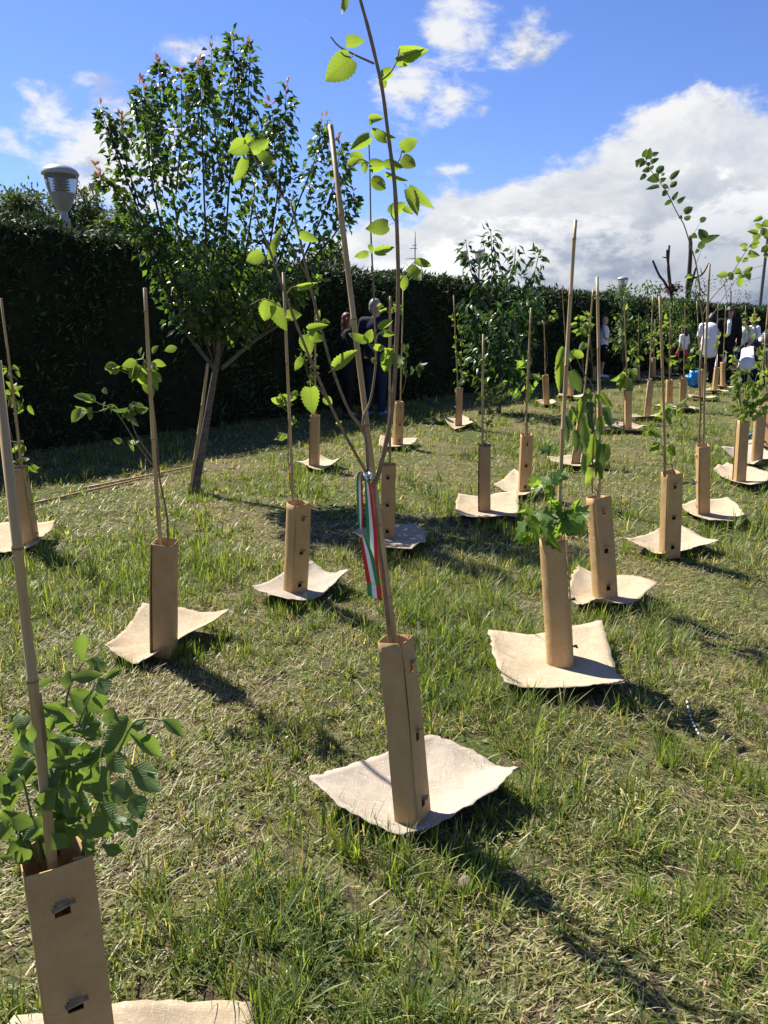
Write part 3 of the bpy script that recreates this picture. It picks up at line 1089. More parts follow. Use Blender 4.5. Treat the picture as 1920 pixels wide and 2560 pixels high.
# descriptor, tube foot px, tube top px, panel angle, roundness, mat (pixel corners with lift, or a rotation), cane (tip px, foot px)
def planting(key, foot, top, phi, expo, mat, canes, size=1.0, group=False, pale=False, lab=None, h=.6):
    base = gp(*foot, 0.012)
    tp = gp(*top, h)
    # keep the tube from leaning towards or away more than it does in the picture plane
    tp.y = base.y + max(-.06, min(.06, tp.y - base.y))
    tp = at(top[0], top[1], tp.y)
    g = (lambda s: s) if group else (lambda s: None)
    lab = lab or {}
    shelter(base, tp, phi, expo, lab.get('s') or ('cardboard tree shelter around ' + key), g('cardboard shelters in the far rows'), size)
    if mat is not None:
        cs = [gp(x, y, z) for x, y, z in mat] if isinstance(mat, list) and len(mat[0]) == 3 and abs(mat[0][0]) > 3 else (auto_mat(base, mat) if not isinstance(mat, list) else mat)
        mulch_mat(cs, lab.get('m') or ('felt mulch mat under ' + key), g('mulch mats in the far rows'), pale, .2 if 'ribbon' in key else .06)
    for tipx, footx in canes:
        a = at(*footx, tp.y + .008)
        zt = at(*tipx, tp.y).z
        b = at(*tipx, base.y + (tp.y - base.y) * zt / .6 + .008)
        f = a + (a - b) * (a.z / (b.z - a.z))    # down through the tube into the ground
        f.x = base.x + max(-.026, min(.026, f.x - base.x))
        cane(f, b, lab.get('c') or ('bamboo cane staking ' + key), g('canes in the far rows'))
    return base, tp


GRP = 'saplings in the far rows'


def sap_label(key):
    return key


# ------------------------------------------------------------------ the mulberry with the ribbon
def mulberry_ribbon():
    key = 'the mulberry sapling with the tricolour ribbon'
    base, tp = planting(key, (890, 1783), (853, 1380), 68, 4.5, [(668, 1700, .055), (930, 1617, .05), (1118, 1680, .095), (868, 1826, .02)], [((714, 270), (857, 1378))], pale=True, size=.92)
    Y = tp.y - .012
    root = sapling(base, 'tall branching mulberry sapling with yellow-green leaves and a tricolour ribbon at its fork', name='mulberry_sapling')
    loc = base
    limb('stem', [base + Vector((-.008, -.01, 0)), base.lerp(tp, .6) + Vector((-.012, -.01, 0))] + px_path([(842, 1378), (829, 1263), (818, 1180), (808, 1090), (805, 1035)], Y), .0078, .0070, root, 'stem_bark', loc, 8, 5, .12)
    X, Y4, S = 483.9, 432.0, .2916
    br = [
        ([(1060, 2030), (850, 1650), (640, 1180), (480, 770), (330, 350), (260, 180), (228, 70)], .0046, .0022, -.10),
        ([(1090, 2120), (1066, 1990), (1050, 1780), (1020, 1690), (920, 1550), (800, 1240), (730, 990), (640, 640), (560, 280), (495, 20)], .0052, .0032, .12),
        ([(1035, 1710), (1032, 1610), (1085, 1480), (1120, 1260), (1126, 1100), (1115, 850), (1105, 600), (1090, 300), (1086, 100), (1080, -230), (1070, -500)], .0038, .0018, .10),
        ([(1090, 2100), (1135, 2060), (1210, 1750), (1250, 1500), (1270, 1200), (1285, 850), (1290, 550), (1278, 150), (1262, -130), (1240, -300), (1210, -530), (1170, -830), (1110, -1100), (1060, -1300), (1005, -1500), (980, -1620)], .0070, .0036, -.05),
        ([(490, 30), (420, -40), (330, -180), (250, -270), (170, -420)], .0026, .0016, .02),
        ([(1112, -1010), (960, -1080), (850, -1140), (790, -1210)], .0026, .0016, .0),
        ([(1170, -890), (1230, -940), (1280, -1030), (1300, -1120)], .0022, .0014, .0),
        ([(1250, -240), (1300, -300), (1320, -380)], .002, .0012, 0),
        ([(1275, 170), (1240, 110), (1240, 40)], .002, .0012, 0),
        ([(1295, 620), (1350, 520), (1420, 450)], .002, .0012, 0),
        ([(740, 1450), (690, 1380), (610, 1350)], .002, .0012, 0),
        ([(450, 720), (500, 650), (550, 640)], .002, .0012, 0),
        ([(440, 800), (300, 735), (190, 780)], .002, .0012, 0),
        ([(810, 1260), (825, 1230), (840, 1200)], .002, .0012, 0),
        ([(1122, 1130), (1080, 1080), (1050, 1035)], .002, .0012, 0),
        ([(1124, 1060), (1140, 1000), (1180, 975)], .002, .0012, 0),
        ([(350, 560), (300, 510), (250, 480)], .002, .0012, 0),
        ([(610, 560), (520, 380), (420, 190)], .002, .0012, 0),
        ([(1080, -270), (1020, -300), (960, -280)], .002, .0012, 0),
        ([(1000, -1530), (960, -1600), (900, -1620)], .002, .0012, 0),
    ]
    for pts, r0, r1, dy in br:
        Yb = Y + (.02 if dy == 0 else 0)
        limb('branch', px_path(pts, Yb, X, Y4, S, dy), r0, r1, root, 'stem_bark', loc, 7, 4, .15)
    leaves = [(940, 430, 755, 600, 180), (910, 320, 1035, 295, 90), (895, -30, 890, 120, 60), (1300, 360, 1525, 380, 95), (1275, 440, 1490, 370, 85), (1300, 450, 1355, 490, 50),
              (1170, 590, 1190, 655, 70), (1245, 530, 1130, 580, 80), (165, 1065, 35, 1130, 120), (150, 1180, 80, 1360, 80), (200, 1110, 340, 1040, 95), (270, 1130, 390, 1250, 90),
              (1080, 890, 1180, 870, 60), (1075, 1010, 935, 1110, 90), (1030, 1170, 920, 1150, 85), (985, 1185, 900, 1230, 60), (1040, 1200, 1040, 1290, 50), (1100, 960, 1270, 1035, 60),
              (1120, 980, 1215, 1060, 70), (1085, 1230, 1210, 1220, 95), (1090, 1330, 1205, 1400, 95), (1310, 1100, 1440, 1030, 95), (1325, 1160, 1420, 1240, 100), (1190, 1210, 1330, 1240, 70),
              (1200, 1280, 1360, 1350, 42), (1355, 1400, 1440, 1600, 90), (1370, 1395, 1540, 1540, 80), (1240, 1590, 1345, 1500, 100), (190, 1000, 160, 1060, 50), (1100, 900, 1060, 920, 40), (1330, 1540, 1400, 1580, 50)]
    px_leaves(root, 'mulberry', Y + .03, leaves, X, 0, S)
    leaves = [(1215, 185, 1065, 225, 115), (1070, 400, 955, 415, 55), (1115, 380, 1265, 350, 60), (1120, 390, 1205, 405, 40), (1420, 450, 1545, 490, 60), (1375, 500, 1480, 600, 85), (1325, 560, 1335, 675, 72),
              (550, 640, 690, 615, 50), (330, 740, 300, 900, 125), (380, 780, 460, 970, 110), (465, 845, 565, 860, 85), (340, 440, 420, 190, 60), (285, 400, 160, 460, 100), (560, 260, 700, 300, 72),
              (625, 960, 770, 925, 64), (600, 1000, 640, 1150, 105), (640, 1000, 735, 1040, 76), (580, 1170, 520, 1260, 60), (640, 1390, 650, 1580, 135), (745, 1460, 800, 1520, 62), (820, 1240, 985, 1105, 90),
              (1055, 1040, 915, 1000, 66), (1055, 1045, 1100, 960, 74), (1145, 950, 1255, 880, 55), (1170, 980, 1265, 995, 54), (1115, 1080, 1210, 1120, 55), (1240, 1120, 1185, 1280, 100),
              (1260, 1150, 1330, 1230, 60), (1100, 1170, 1130, 1220, 40), (1080, 330, 1100, 390, 40), (1190, 1110, 1290, 1130, 55), (840, 1660, 870, 1640, 34), (1180, 1700, 1210, 1720, 40)]
    px_leaves(root, 'mulberry', Y + .02, leaves, X, Y4, S)
    # the ribbon: two tails and a knot, three stripes across
    rb = empty('ribbon', at(790, 1022, Y), 'green white and red striped satin ribbon hanging in a long loop from the mulberry fork', 'ribbon')
    Yr = Y - .022
    q0, qs = 600 / K, 1 / 2.765 / K
    def band(name, rows, dys, flip=False):
        V, Fc, mi = [], [], []
        st = []
        for i, (lx, ly, rx, ry) in enumerate(rows):
            st.append((at(q0 + lx * qs, 1100 / K + ly * qs, Yr + dys[i][0]), at(q0 + rx * qs, 1100 / K + ry * qs, Yr + dys[i][1])))
        L = smooth_path([a for a, b in st], 5)
        Rr = smooth_path([b for a, b in st], 5)
        for a, b in zip(L, Rr):
            for k in range(7):
                p = a.lerp(b, k / 6) - Vector(rb.location)
                p.y += .0015 * math.sin(k)
                V.append(p)
        for i in range(len(L) - 1):
            for k in range(6):
                a = i * 7 + k
                Fc.append((a, a + 1, a + 8, a + 7))
                mi.append(2 - k // 2 if flip else k // 2)
        o = link(name, mesh(name, V, Fc, mats=['ribbon_green', 'ribbon_white', 'ribbon_red'], mi=mi), rb)
        md = o.modifiers.new('cloth', 'SOLIDIFY')
        md.thickness = .0006
    band('tail', [(862, 268, 884, 268), (862, 330, 905, 330), (868, 450, 925, 490), (872, 600, 945, 640), (876, 800, 955, 830), (878, 1000, 972, 1010), (882, 1075, 982, 1110)],
         [(.004, .004), (.002, .003), (.008, .006), (.008, .004), (.008, .004), (.006, .004), (.004, .004)])
    band('loop', [(884, 255, 868, 262), (858, 238, 840, 216), (846, 262, 812, 240), (850, 350, 805, 340), (852, 500, 812, 500), (846, 600, 826, 610), (838, 690, 872, 680), (846, 800, 925, 810), (876, 985, 968, 1008)],
         [(0, 0), (.0, -.012), (.006, -.016), (.008, -.016), (.006, -.014), (-.004, -.012), (-.008, -.010), (-.007, -.007), (-.001, -.001)], True)
    V, Fc = [], []
    kc = at(q0 + 878 * qs, 1100 / K + 255 * qs, Yr - .006) - Vector(rb.location)
    ring = [kc + Vector((.009 * math.cos(a), .012 * math.sin(a), .009 * math.sin(2 * a))) for a in [6.283 * i / 14 for i in range(15)]]
    tube_data(ring, [.006 + .0015 * math.sin(i * 2.2) for i in range(15)], 6, V, Fc)
    link('knot', mesh('knot', V, Fc, mats=['ribbon_white', 'ribbon_green', 'ribbon_red'], mi=[(i // 9) % 3 for i in range(len(Fc))]), rb)


mulberry_ribbon()


def dogwood_front():
    key = 'the bushy dogwood'
    base = gp(122, 1842, .6)
    base.z = .012
    tp = at(112, 1838, base.y + .01)
    shelter(base, tp, 31, 2.6, 'kraft cardboard tree shelter with open slots around the bushy dogwood', None, 1.02)
    br = gp(552, 2182, .012)
    bl = gp(30, 2206, .012)
    mulch_mat([bl, br, br + Vector((.05, -.47, 0)), bl + Vector((.02, -.46, 0))], 'felt mulch mat under the bushy dogwood', None, False, .02, .012)
    Y = base.y
    f = at(108, 1850, Y + .0)
    tipp = at(-4, 820, Y + .02)
    d = (tipp - f).normalized()
    foot = f - d * (f.z / d.z)
    cane(foot, tipp + d * .03, 'thick bamboo cane standing inside the shelter of the bushy dogwood', None, .0098)
    root = sapling(base, 'bushy dogwood sapling with broad pointed green leaves filling its cardboard shelter', name='dogwood_sapling')
    X, Y0, S = 0.0, 1550 / K, 1 / 2.592 / K
    stems = [([(310, 1700), (310, 1500), (290, 750), (262, 480)], .004), ([(400, 1700), (430, 1480), (450, 1000), (430, 520), (540, 270)], .004), ([(500, 1700), (560, 1400), (640, 1200), (830, 720), (950, 640), (1090, 660)], .0035),
             ([(280, 1650), (230, 1400), (160, 1080), (120, 1000)], .003), ([(300, 1650), (120, 1380), (60, 1300)], .003), ([(430, 1400), (560, 1000), (690, 880), (860, 980)], .003), ([(440, 900), (500, 700), (620, 400)], .003), ([(300, 900), (200, 620), (120, 560)], .0025)]
    for k, (pts, r) in enumerate(stems):
        limb('stem', px_path(pts, Y + .01 + .012 * (k % 3), X, Y0, S, R.uniform(-.04, .04)), r, .0016, root, 'stem_bark' if k < 2 else 'green_stem', base, 6, 4)
    rows = [(540, 270, 520, 50, 80), (560, 270, 690, 280, 60), (610, 320, 700, 290, 50), (470, 380, 640, 350, 70), (680, 380, 790, 315, 45), (640, 380, 700, 490, 90), (420, 440, 440, 350, 60), (245, 420, 330, 390, 40),
            (460, 480, 680, 600, 125), (270, 550, 430, 590, 55), (640, 480, 660, 560, 80), (380, 600, 290, 740, 64), (590, 600, 540, 700, 50), (460, 720, 650, 740, 64), (680, 590, 760, 660, 84), (830, 640, 690, 850, 150),
            (850, 690, 985, 680, 55), (1060, 650, 1200, 750, 70), (850, 740, 1075, 890, 95), (520, 790, 360, 800, 60), (600, 830, 500, 870, 90), (400, 820, 310, 930, 84), (330, 910, 550, 910, 45), (690, 880, 810, 990, 85),
            (520, 900, 620, 860, 80), (860, 980, 1050, 1120, 95), (960, 1030, 950, 1110, 50), (700, 1100, 540, 960, 150), (700, 1100, 870, 1120, 130), (850, 1130, 930, 1290, 105), (390, 1050, 540, 1220, 112), (510, 950, 380, 1030, 92),
            (180, 900, 70, 960, 84), (170, 960, 5, 1050, 112), (200, 1080, 300, 1060, 60), (360, 1100, 250, 1250, 112), (380, 1090, 470, 1150, 60), (430, 1150, 520, 1280, 110), (640, 1200, 750, 1290, 112), (600, 1280, 690, 1380, 100),
            (80, 1290, 200, 1330, 92), (60, 1300, -20, 1340, 70), (215, 1290, 285, 1330, 60), (260, 1330, 150, 1430, 64), (70, 1340, 0, 1420, 80), (120, 1440, 75, 1490, 54), (100, 1500, 210, 1550, 92), (340, 1390, 440, 1480, 100),
            (430, 1330, 540, 1400, 100), (0, 1540, 80, 1530, 44), (90, 660, 30, 730, 44), (100, 700, 130, 830, 44), (210, 680, 190, 820, 54), (190, 570, 60, 690, 36), (200, 830, 160, 890, 50), (130, 1480, 200, 1600, 80)]
    px_leaves(root, 'dogwood', Y, [q[:4] + (q[4] * 1.22,) for q in rows], X, Y0, S, .06)
    for k in range(84):
        x, y = R.gauss(420, 175), R.uniform(480, 1500)
        a = R.uniform(0, 6.28)
        L = R.uniform(130, 220)
        px_leaves(root, 'dogwood', Y + .06, [(x, y, x + L * math.cos(a), y + L * .8 * math.sin(a) + 40, R.uniform(85, 130))], X, Y0, S, .06)


dogwood_front()


def upright(base, tp, pts, label, group=None, r0=.0045, r1=.002, mat='stem_bark', name='sapling'):
    """a sapling root and its main stem, drawn through picture points at the planting's depth"""
    root = sapling(base, label, group, name)
    st = [base + Vector((.012, 0, 0)), tp + Vector((.012, 0, 0))] + px_path(pts, tp.y - .01)
    limb('stem', st, r0, r1, root, mat, base, 6, 4, .1)
    return root


def near_rows():
    # far-left, behind the lawn edge
    key = 'the leafy vine-like sapling beside the hedge shadow'
    b, t = planting(key, (66, 1180), (38, 1010), 100, 4.5, [(-40, 1205, .03), (0, 1140, .04), (121, 1131, .10), (75, 1192, .03)], [((2, 645), (45, 1010))])
    r = upright(b, t, [(36, 990), (22, 930), (14, 900)], 'thin sapling with small clusters of lobed leaves twining up its cane beside the hedge shadow', r0=.004)
    limb('branch', px_path([(40, 1000), (42, 950), (30, 880), (22, 800)], b.y), .003, .0015, r, 'stem_bark', b)
    for cx, cy, n in ((25, 800, 5), (28, 848, 8), (50, 870, 6), (15, 935, 5), (48, 962, 5), (30, 998, 6), (60, 1000, 4)):
        cluster(r, 'sap', b.y, n, cx, cy, 16, 14, 20, at(38, cy + 20, b.y), twigs=1, droop=.4)
    # forked, rounded leaves
    key = 'the forked sapling with round leaf tufts'
    b, t = planting(key, (357, 1412), (357, 1170), -97, 4.5, [(228, 1419, .02), (312, 1323, .045), (498, 1329, .10), (300, 1447, .015)], [((313, 622), (349, 1168))])
    r = upright(b, t, [(362, 1150), (360, 1110), (346, 1040), (343, 1010), (334, 900), (322, 820), (312, 790)], 'forked sapling with rounded bright leaves in tufts at its three branch tips', r0=.006)
    for pts in ([(345, 1022), (318, 990), (290, 950), (262, 905), (240, 878)], [(345, 1018), (325, 985), (300, 950), (285, 915), (278, 890)]):
        limb('branch', px_path(pts, b.y), .0035, .0018, r, 'stem_bark', b)
    cluster(r, 'oval', b.y, 30, 312, 775, 52, 32, 34, at(318, 810, b.y), 0, 5)
    cluster(r, 'oval', b.y, 13, 222, 868, 30, 22, 32, at(240, 880, b.y), 0, 3)
    cluster(r, 'oval_dull', b.y, 12, 280, 885, 16, 28, 30, at(280, 890, b.y), .7, 2)
    cluster(r, 'oval', b.y, 4, 270, 958, 16, 8, 24, at(290, 958, b.y), .1, 1)
    tie(r, at(346, 1030, b.y), .014)
    # sparse vine
    key = 'the sparse yellowing sapling before the plum tree'
    b, t = planting(key, (631, 1283), (640, 1085), 52, 2.6, [(545, 1276, .055), (676, 1225, .03), (756, 1258, .055), (625, 1315, .03)], [((612, 588), (634, 1082))], pale=True)
    r = upright(b, t, [(628, 1060), (622, 960), (624, 900), (612, 860)], 'sparse sapling with a few yellowing lobed leaves on a cane near the plum tree', r0=.0035)
    for cx, cy, n in ((600, 850, 3), (618, 868, 4), (648, 850, 4), (640, 912, 3), (622, 945, 4), (604, 878, 2)):
        cluster(r, 'sap', b.y, n, cx, cy, 14, 10, 24, at(623, cy + 12, b.y), twigs=1, droop=.3)
    tie(r, at(628, 1005, b.y))
    # behind it, in front of the couple
    key = 'the small-leaved sapling beside the woman in black'
    b, t = planting(key, (680, 1010), (681, 897), -100, 4.5, [(640, 1004, .03), (690, 990, .05), (742, 1001, .05), (682, 1022, .01)], [((681, 640), (681, 898))])
    r = upright(b, t, [(678, 860), (668, 800), (655, 770)], 'twiggy sapling with tiny dark leaves in front of the woman in black', r0=.004)
    cluster(r, 'oval_dull', b.y, 40, 664, 785, 32, 36, 11, at(672, 830, b.y), .1, 7)
    cluster(r, 'sap', b.y, 8, 690, 692, 18, 12, 18, at(682, 720, b.y), .2, 2)
    # directly behind the mulberry
    key = 'the shaded sapling just behind the ribboned mulberry'
    b, t = planting(key, (838, 1165), (840, 1003), -8, 4.5, [(762, 1163, .05), (852, 1142, .02), (922, 1156, .05), (890, 1201, .04)], [((843, 640), (846, 1003))])
    r = upright(b, t, [(836, 960), (840, 850), (846, 720), (843, 660)], 'slim sapling with a small leafy top just behind the ribboned mulberry', r0=.004)
    cluster(r, 'oval', b.y, 16, 845, 655, 22, 16, 15, at(844, 680, b.y), .1, 4)
    # in front of the man
    key = 'the slim sapling beside the grey-haired man'
    b, t = planting(key, (858, 963), (861, 867), 30, 4.5, [(818, 969, .02), (823, 946, .04), (903, 956, .04), (872, 972, .015)], [((871, 618), (866, 868))])
    r = upright(b, t, [(872, 840), (880, 800)], 'slim sapling with one drooping tuft of dull leaves beside the grey-haired man', r0=.0035)
    cluster(r, 'oval_dull', b.y, 20, 884, 782, 26, 20, 17, at(876, 815, b.y), .3, 4)
    # small dark leaves all along the cane
    key = 'the sapling with tiny leaves all along its cane'
    b, t = planting(key, (991, 923), (993, 838), -95, 4.5, [(957, 908, .06), (1000, 904, .02), (1031, 914, .06), (984, 932, .02)], [((980, 638), (990, 838))])
    r = upright(b, t, [(995, 800), (997, 740), (988, 690)], 'narrow sapling with tiny leaves all along its cane before the hedge', r0=.004)
    for cx, cy in ((985, 692), (995, 730), (992, 760), (986, 770), (998, 790), (1002, 815), (990, 830), (1012, 812)):
        cluster(r, 'oval_dull' if R.random() < .4 else 'oval', b.y, 13, cx, cy, 13, 14, 9, at(993, cy + 10, b.y), .0, 3)
    # fine compound leaves
    key = 'the feathery sapling with the dark-edged shelter'
    b, t = planting(key, (1047, 1108), (1047, 962), -98, 4.5, [(990, 1078, .035), (1118, 1073, .035), (1117, 1131, .02), (985, 1118, .04)], [((1044, 722), (1044, 962))])
    r = upright(b, t, [(1050, 940), (1056, 900), (1052, 850)], 'feathery sapling with fine small leaflets above a dark-edged cardboard shelter', r0=.004)
    for cx, cy in ((1048, 950), (1030, 915), (1060, 905), (1040, 880), (1075, 880), (1050, 850), (1085, 850), (1065, 825), (1100, 845), (1035, 860)):
        cluster(r, 'oval', b.y, 13, cx, cy, 17, 13, 10, at(1050, cy + 16, b.y), .1, 3)
    # drooping maple-like leaves on a leaning shelter
    key = 'the drooping sapling, a leaning shelter with three slots'
    b, t = planting('the drooping maple-leaved sapling', (1131, 1066), (1137, 938), 2, 4.5, [(1067, 1056, .02), (1112, 1022, .06), (1172, 1058, .06), (1122, 1082, .02)], [((1147, 665), (1137, 938))],
                    lab={'s': 'leaning kraft cardboard tree shelter with three slots under the drooping maple-leaved sapling'})
    r = upright(b, t, [(1138, 900), (1142, 830), (1146, 780)], 'young maple with a drooping tuft of pale green leaves on a tall cane', r0=.004)
    cluster(r, 'maple', b.y, 24, 1143, 812, 26, 42, 23, at(1142, 800, b.y), .7, 5)
    cluster(r, 'sap', b.y, 3, 1150, 905, 6, 16, 16, at(1140, 890, b.y), .7, 1)
    # by the dark tree
    key = 'the sapling with one round tuft beside the hedge'
    b, t = planting(key, (1180, 875), (1177, 810), 100, 2.0, [(1158, 870, .06), (1182, 866, .02), (1206, 874, .05), (1186, 879, .02)], [((1174, 645), (1178, 811))])
    r = upright(b, t, [(1183, 770), (1176, 720), (1176, 690)], 'slim sapling with one round leafy tuft in front of the hedge', r0=.0035)
    cluster(r, 'oval', b.y, 26, 1179, 682, 18, 13, 11, at(1177, 700, b.y), 0, 5)
    # the big maple bush at right
    key = 'the bushy field maple'
    b, t = planting(key, (1208, 1443), (1193, 1162), 80, 2.0, [(1053, 1379, .02), (1297, 1370, .065), (1349, 1502, .055), (1090, 1487, .04)], [((1243, 475), (1206, 1158))], size=1.15)
    r = upright(b, t, [(1215, 1130), (1222, 1080)], 'bushy field maple with lobed leaves spilling over the top of its cardboard shelter', r0=.004, name='maple_sapling')
    limb('branch', px_path([(1195, 1160), (1190, 1100), (1193, 1060), (1188, 1000), (1180, 970)], b.y), .003, .0014, r, 'stem_bark', b)
    cluster(r, 'maple', b.y, 20, 1155, 1125, 36, 34, 42, at(1195, 1160, b.y), .2, 5, .8)
    cluster(r, 'maple', b.y, 26, 1225, 1090, 36, 46, 44, at(1205, 1160, b.y), .2, 6, .8)
    cluster(r, 'maple', b.y, 8, 1195, 1050, 22, 26, 40, at(1195, 1090, b.y), .2, 2, .8)
    cluster(r, 'dull', b.y, 3, 1185, 962, 12, 10, 30, at(1182, 975, b.y), .2, 1)
    # behind it: long hanging leaves
    key = 'the sapling with long hanging leaves'
    b, t = planting(key, (1301, 1297), (1287, 1073), 27, 2.6, [(1225, 1300, .04), (1248, 1229, .03), (1421, 1281, .05), (1300, 1320, .05)], [((1290, 598), (1287, 1072))])
    r = upright(b, t, [(1279, 1060), (1282, 950), (1285, 850), (1258, 800), (1240, 760)], 'mulberry sapling with long limp leaves hanging straight down its cane', r0=.0055)
    rows = [(1218, 752, 1200, 800, 22), (1215, 755, 1240, 775, 20), (1212, 770, 1206, 850, 26), (1240, 760, 1262, 772, 24), (1235, 800, 1255, 850, 34), (1262, 740, 1252, 760, 20), (1262, 860, 1245, 915, 24), (1278, 870, 1280, 935, 30), (1240, 880, 1228, 930, 22),
            (1300, 850, 1322, 880, 24), (1310, 880, 1318, 925, 26), (1260, 900, 1268, 990, 30), (1285, 940, 1272, 1010, 34), (1300, 960, 1294, 1040, 30), (1268, 980, 1256, 1030, 24), (1290, 1000, 1300, 1050, 24), (1240, 930, 1244, 980, 22), (1275, 1010, 1268, 1052, 22),
            (1310, 960, 1316, 1000, 18), (1222, 900, 1226, 960, 20), (1300, 900, 1290, 950, 26)]
    for q, row in enumerate(rows):
        px_leaves(r, ('sap', 'dull', 'mulberry')[q % 3], b.y, [row[:4] + (row[4] * .72,)], 0, 0, 1, .05)
    cluster(r, 'sap', b.y, 16, 1275, 830, 18, 60, 16, at(1280, 880, b.y), .3, 5)
    tie(r, at(1288, 1015, b.y))
    # two at right
    key = 'the open-leaved sapling with three slots in its shelter'
    b, t = planting('the open-leaved sapling', (1444, 1201), (1450, 1020), 10, 4.5, [(1352, 1179, .035), (1456, 1140, .03), (1552, 1183, .06), (1425, 1207, .015)], [((1425, 640), (1434, 1018))],
                    lab={'s': 'straight kraft cardboard tree shelter with three tabbed slots under the open-leaved sapling'})
    r = upright(b, t, [(1438, 1000), (1434, 950), (1432, 900), (1436, 870)], 'open sapling with pointed green leaves low on its cane', r0=.004)
    cluster(r, 'sap', b.y, 16, 1455, 880, 34, 30, 26, at(1434, 920, b.y), .2, 5)
    cluster(r, 'sap', b.y, 16, 1436, 945, 26, 38, 22, at(1434, 970, b.y), .2, 5)
    tie(r, at(1436, 1004, b.y))
    key = 'the tall mulberry with sky-high branches'
    b, t = planting(key, (1519, 1114), (1519, 962), -97, 4.5, [(1470, 1100, .02), (1572, 1079, .06), (1609, 1123, .045), (1532, 1141, .015)], [((1533, 570), (1522, 960))])
    r = sapling(b, 'tall mulberry sapling with long bare stem and broad leaves against the clouds', name='mulberry_sapling')
    limb('stem', [b + Vector((-.015, 0, 0))] + px_path([(1510, 960), (1513, 890), (1512, 800), (1520, 720), (1514, 660), (1506, 630)], b.y), .008, .0055, r, 'stem_bark', b, 7, 4, .15)
    X, Y0, S = 1348.0, 285.1, .1875
    for pts, a, c in (([(880, 1830), (860, 1700), (820, 1480), (760, 1290), (690, 1070), (610, 930), (490, 690), (400, 560), (300, 430), (250, 310)], .0055, .002), ([(905, 2120), (1000, 1930), (1180, 1720), (1330, 1490), (1440, 1320), (1550, 1200), (1620, 1100)], .004, .002),
                      ([(960, 2170), (1060, 2050), (1160, 1880), (1290, 1700), (1410, 1580)], .003, .0015), ([(760, 1280), (830, 1130), (885, 1030)], .002, .001), ([(830, 1520), (870, 1420), (900, 1330)], .002, .001), ([(500, 690), (540, 620), (540, 540)], .002, .001)):
        limb('branch', px_path(pts, b.y, X, Y0, S), a, c, r, 'stem_bark', b, 6, 4, .1)
    rows = [(230, 330, 130, 335, 55), (235, 290, 255, 190, 62), (290, 310, 300, 180, 84), (330, 260, 400, 240, 50), (240, 330, 180, 400, 72), (150, 350, 150, 410, 42), (310, 350, 390, 310, 52), (270, 390, 300, 340, 52), (290, 430, 215, 450, 62), (300, 420, 360, 390, 42),
            (250, 490, 180, 550, 54), (380, 470, 470, 380, 80), (400, 520, 285, 550, 100), (430, 490, 480, 480, 32), (420, 560, 480, 540, 52), (535, 540, 650, 430, 62), (530, 630, 620, 570, 60), (450, 620, 520, 640, 52), (400, 630, 250, 655, 48), (495, 680, 440, 740, 62),
            (560, 780, 620, 690, 46), (540, 800, 460, 840, 52), (620, 810, 705, 750, 52), (695, 930, 800, 860, 80), (690, 990, 780, 980, 56), (640, 970, 670, 1000, 40), (875, 1020, 965, 990, 62), (780, 1190, 845, 1220, 60), (940, 1220, 860, 1120, 100), (900, 1260, 1070, 1195, 80),
            (930, 1290, 835, 1330, 84), (850, 1350, 820, 1400, 42)]
    px_leaves(r, 'dull', b.y, rows, X, Y0, S, .05)
    rows = [(790, 1660, 690, 1680, 52), (1180, 1630, 1070, 1660, 72), (1250, 1620, 1190, 1670, 80), (1210, 1690, 1270, 1680, 42), (1280, 1590, 1340, 1620, 72), (1320, 1650, 1390, 1670, 52), (1400, 1580, 1495, 1570, 58), (1400, 1600, 1460, 1700, 74), (1310, 1700, 1390, 1760, 92),
            (1340, 1490, 1290, 1430, 52), (1380, 1460, 1430, 1490, 72), (1420, 1310, 1320, 1305, 52), (1460, 1300, 1550, 1330, 64), (1440, 1390, 1550, 1430, 84), (1590, 980, 1490, 1030, 54), (1410, 1350, 1360, 1360, 40), (1560, 1230, 1480, 1180, 80), (1500, 1240, 1560, 1300, 60),
            (1600, 1100, 1500, 1060, 60), (1620, 1110, 1590, 1200, 80), (1640, 1160, 1700, 1240, 90), (1600, 1040, 1680, 1090, 80), (1650, 1330, 1580, 1380, 80), (1660, 1280, 1740, 1300, 80), (1540, 1160, 1430, 1140, 60), (1660, 1400, 1600, 1440, 60)]
    px_leaves(r, 'sap', b.y, rows, X, Y0, S, .06)
    tie(r, at(1517, 875, b.y), .016)
    # right edge
    key = 'the dense bush with a tilted flat shelter'
    b, t = planting(key, (1597, 1045), (1606, 908), 175, 4.5, [(1540, 1022, .03), (1570, 1004, .05), (1672, 1031, .05), (1622, 1062, .02)], [])
    r = upright(b, t, [(1600, 880), (1596, 840), (1592, 790)], 'dense low bush sapling of small bright leaves above a tilted flat shelter', r0=.004)
    for cx, cy, n in ((1598, 820, 22), (1632, 850, 26), (1622, 880, 26), (1606, 790, 14), (1645, 815, 22), (1640, 885, 16)):
        cluster(r, 'oval', b.y, n, cx, cy, 22, 22, 16, at(1603, 905, b.y), .2, 5)
    key = 'the row-end sapling with a round shelter'
    b, t = planting(key, (1631, 1004), (1641, 882), 120, 2.0, [(1558, 976, .07), (1620, 962, .03), (1674, 985, .05), (1627, 1012, .03)], [((1661, 641), (1628, 860))], pale=True)
    r = upright(b, t, [(1646, 840), (1650, 780), (1646, 740)], 'sapling with loose bright leaves rising from a round shelter behind the dense bush', r0=.004)
    for cx, cy, n in ((1650, 790, 14), (1640, 750, 10), (1655, 840, 14)):
        cluster(r, 'oval', b.y, n, cx, cy, 16, 20, 15, at(1648, cy + 20, b.y), .2, 4)
    tie(r, at(1650, 868, b.y))
    key = 'the sapling beyond the round shelter'
    b, t = planting(key, (1657, 968), (1662, 862), -60, 2.6, 1.0, [((1652, 720), (1656, 862))])
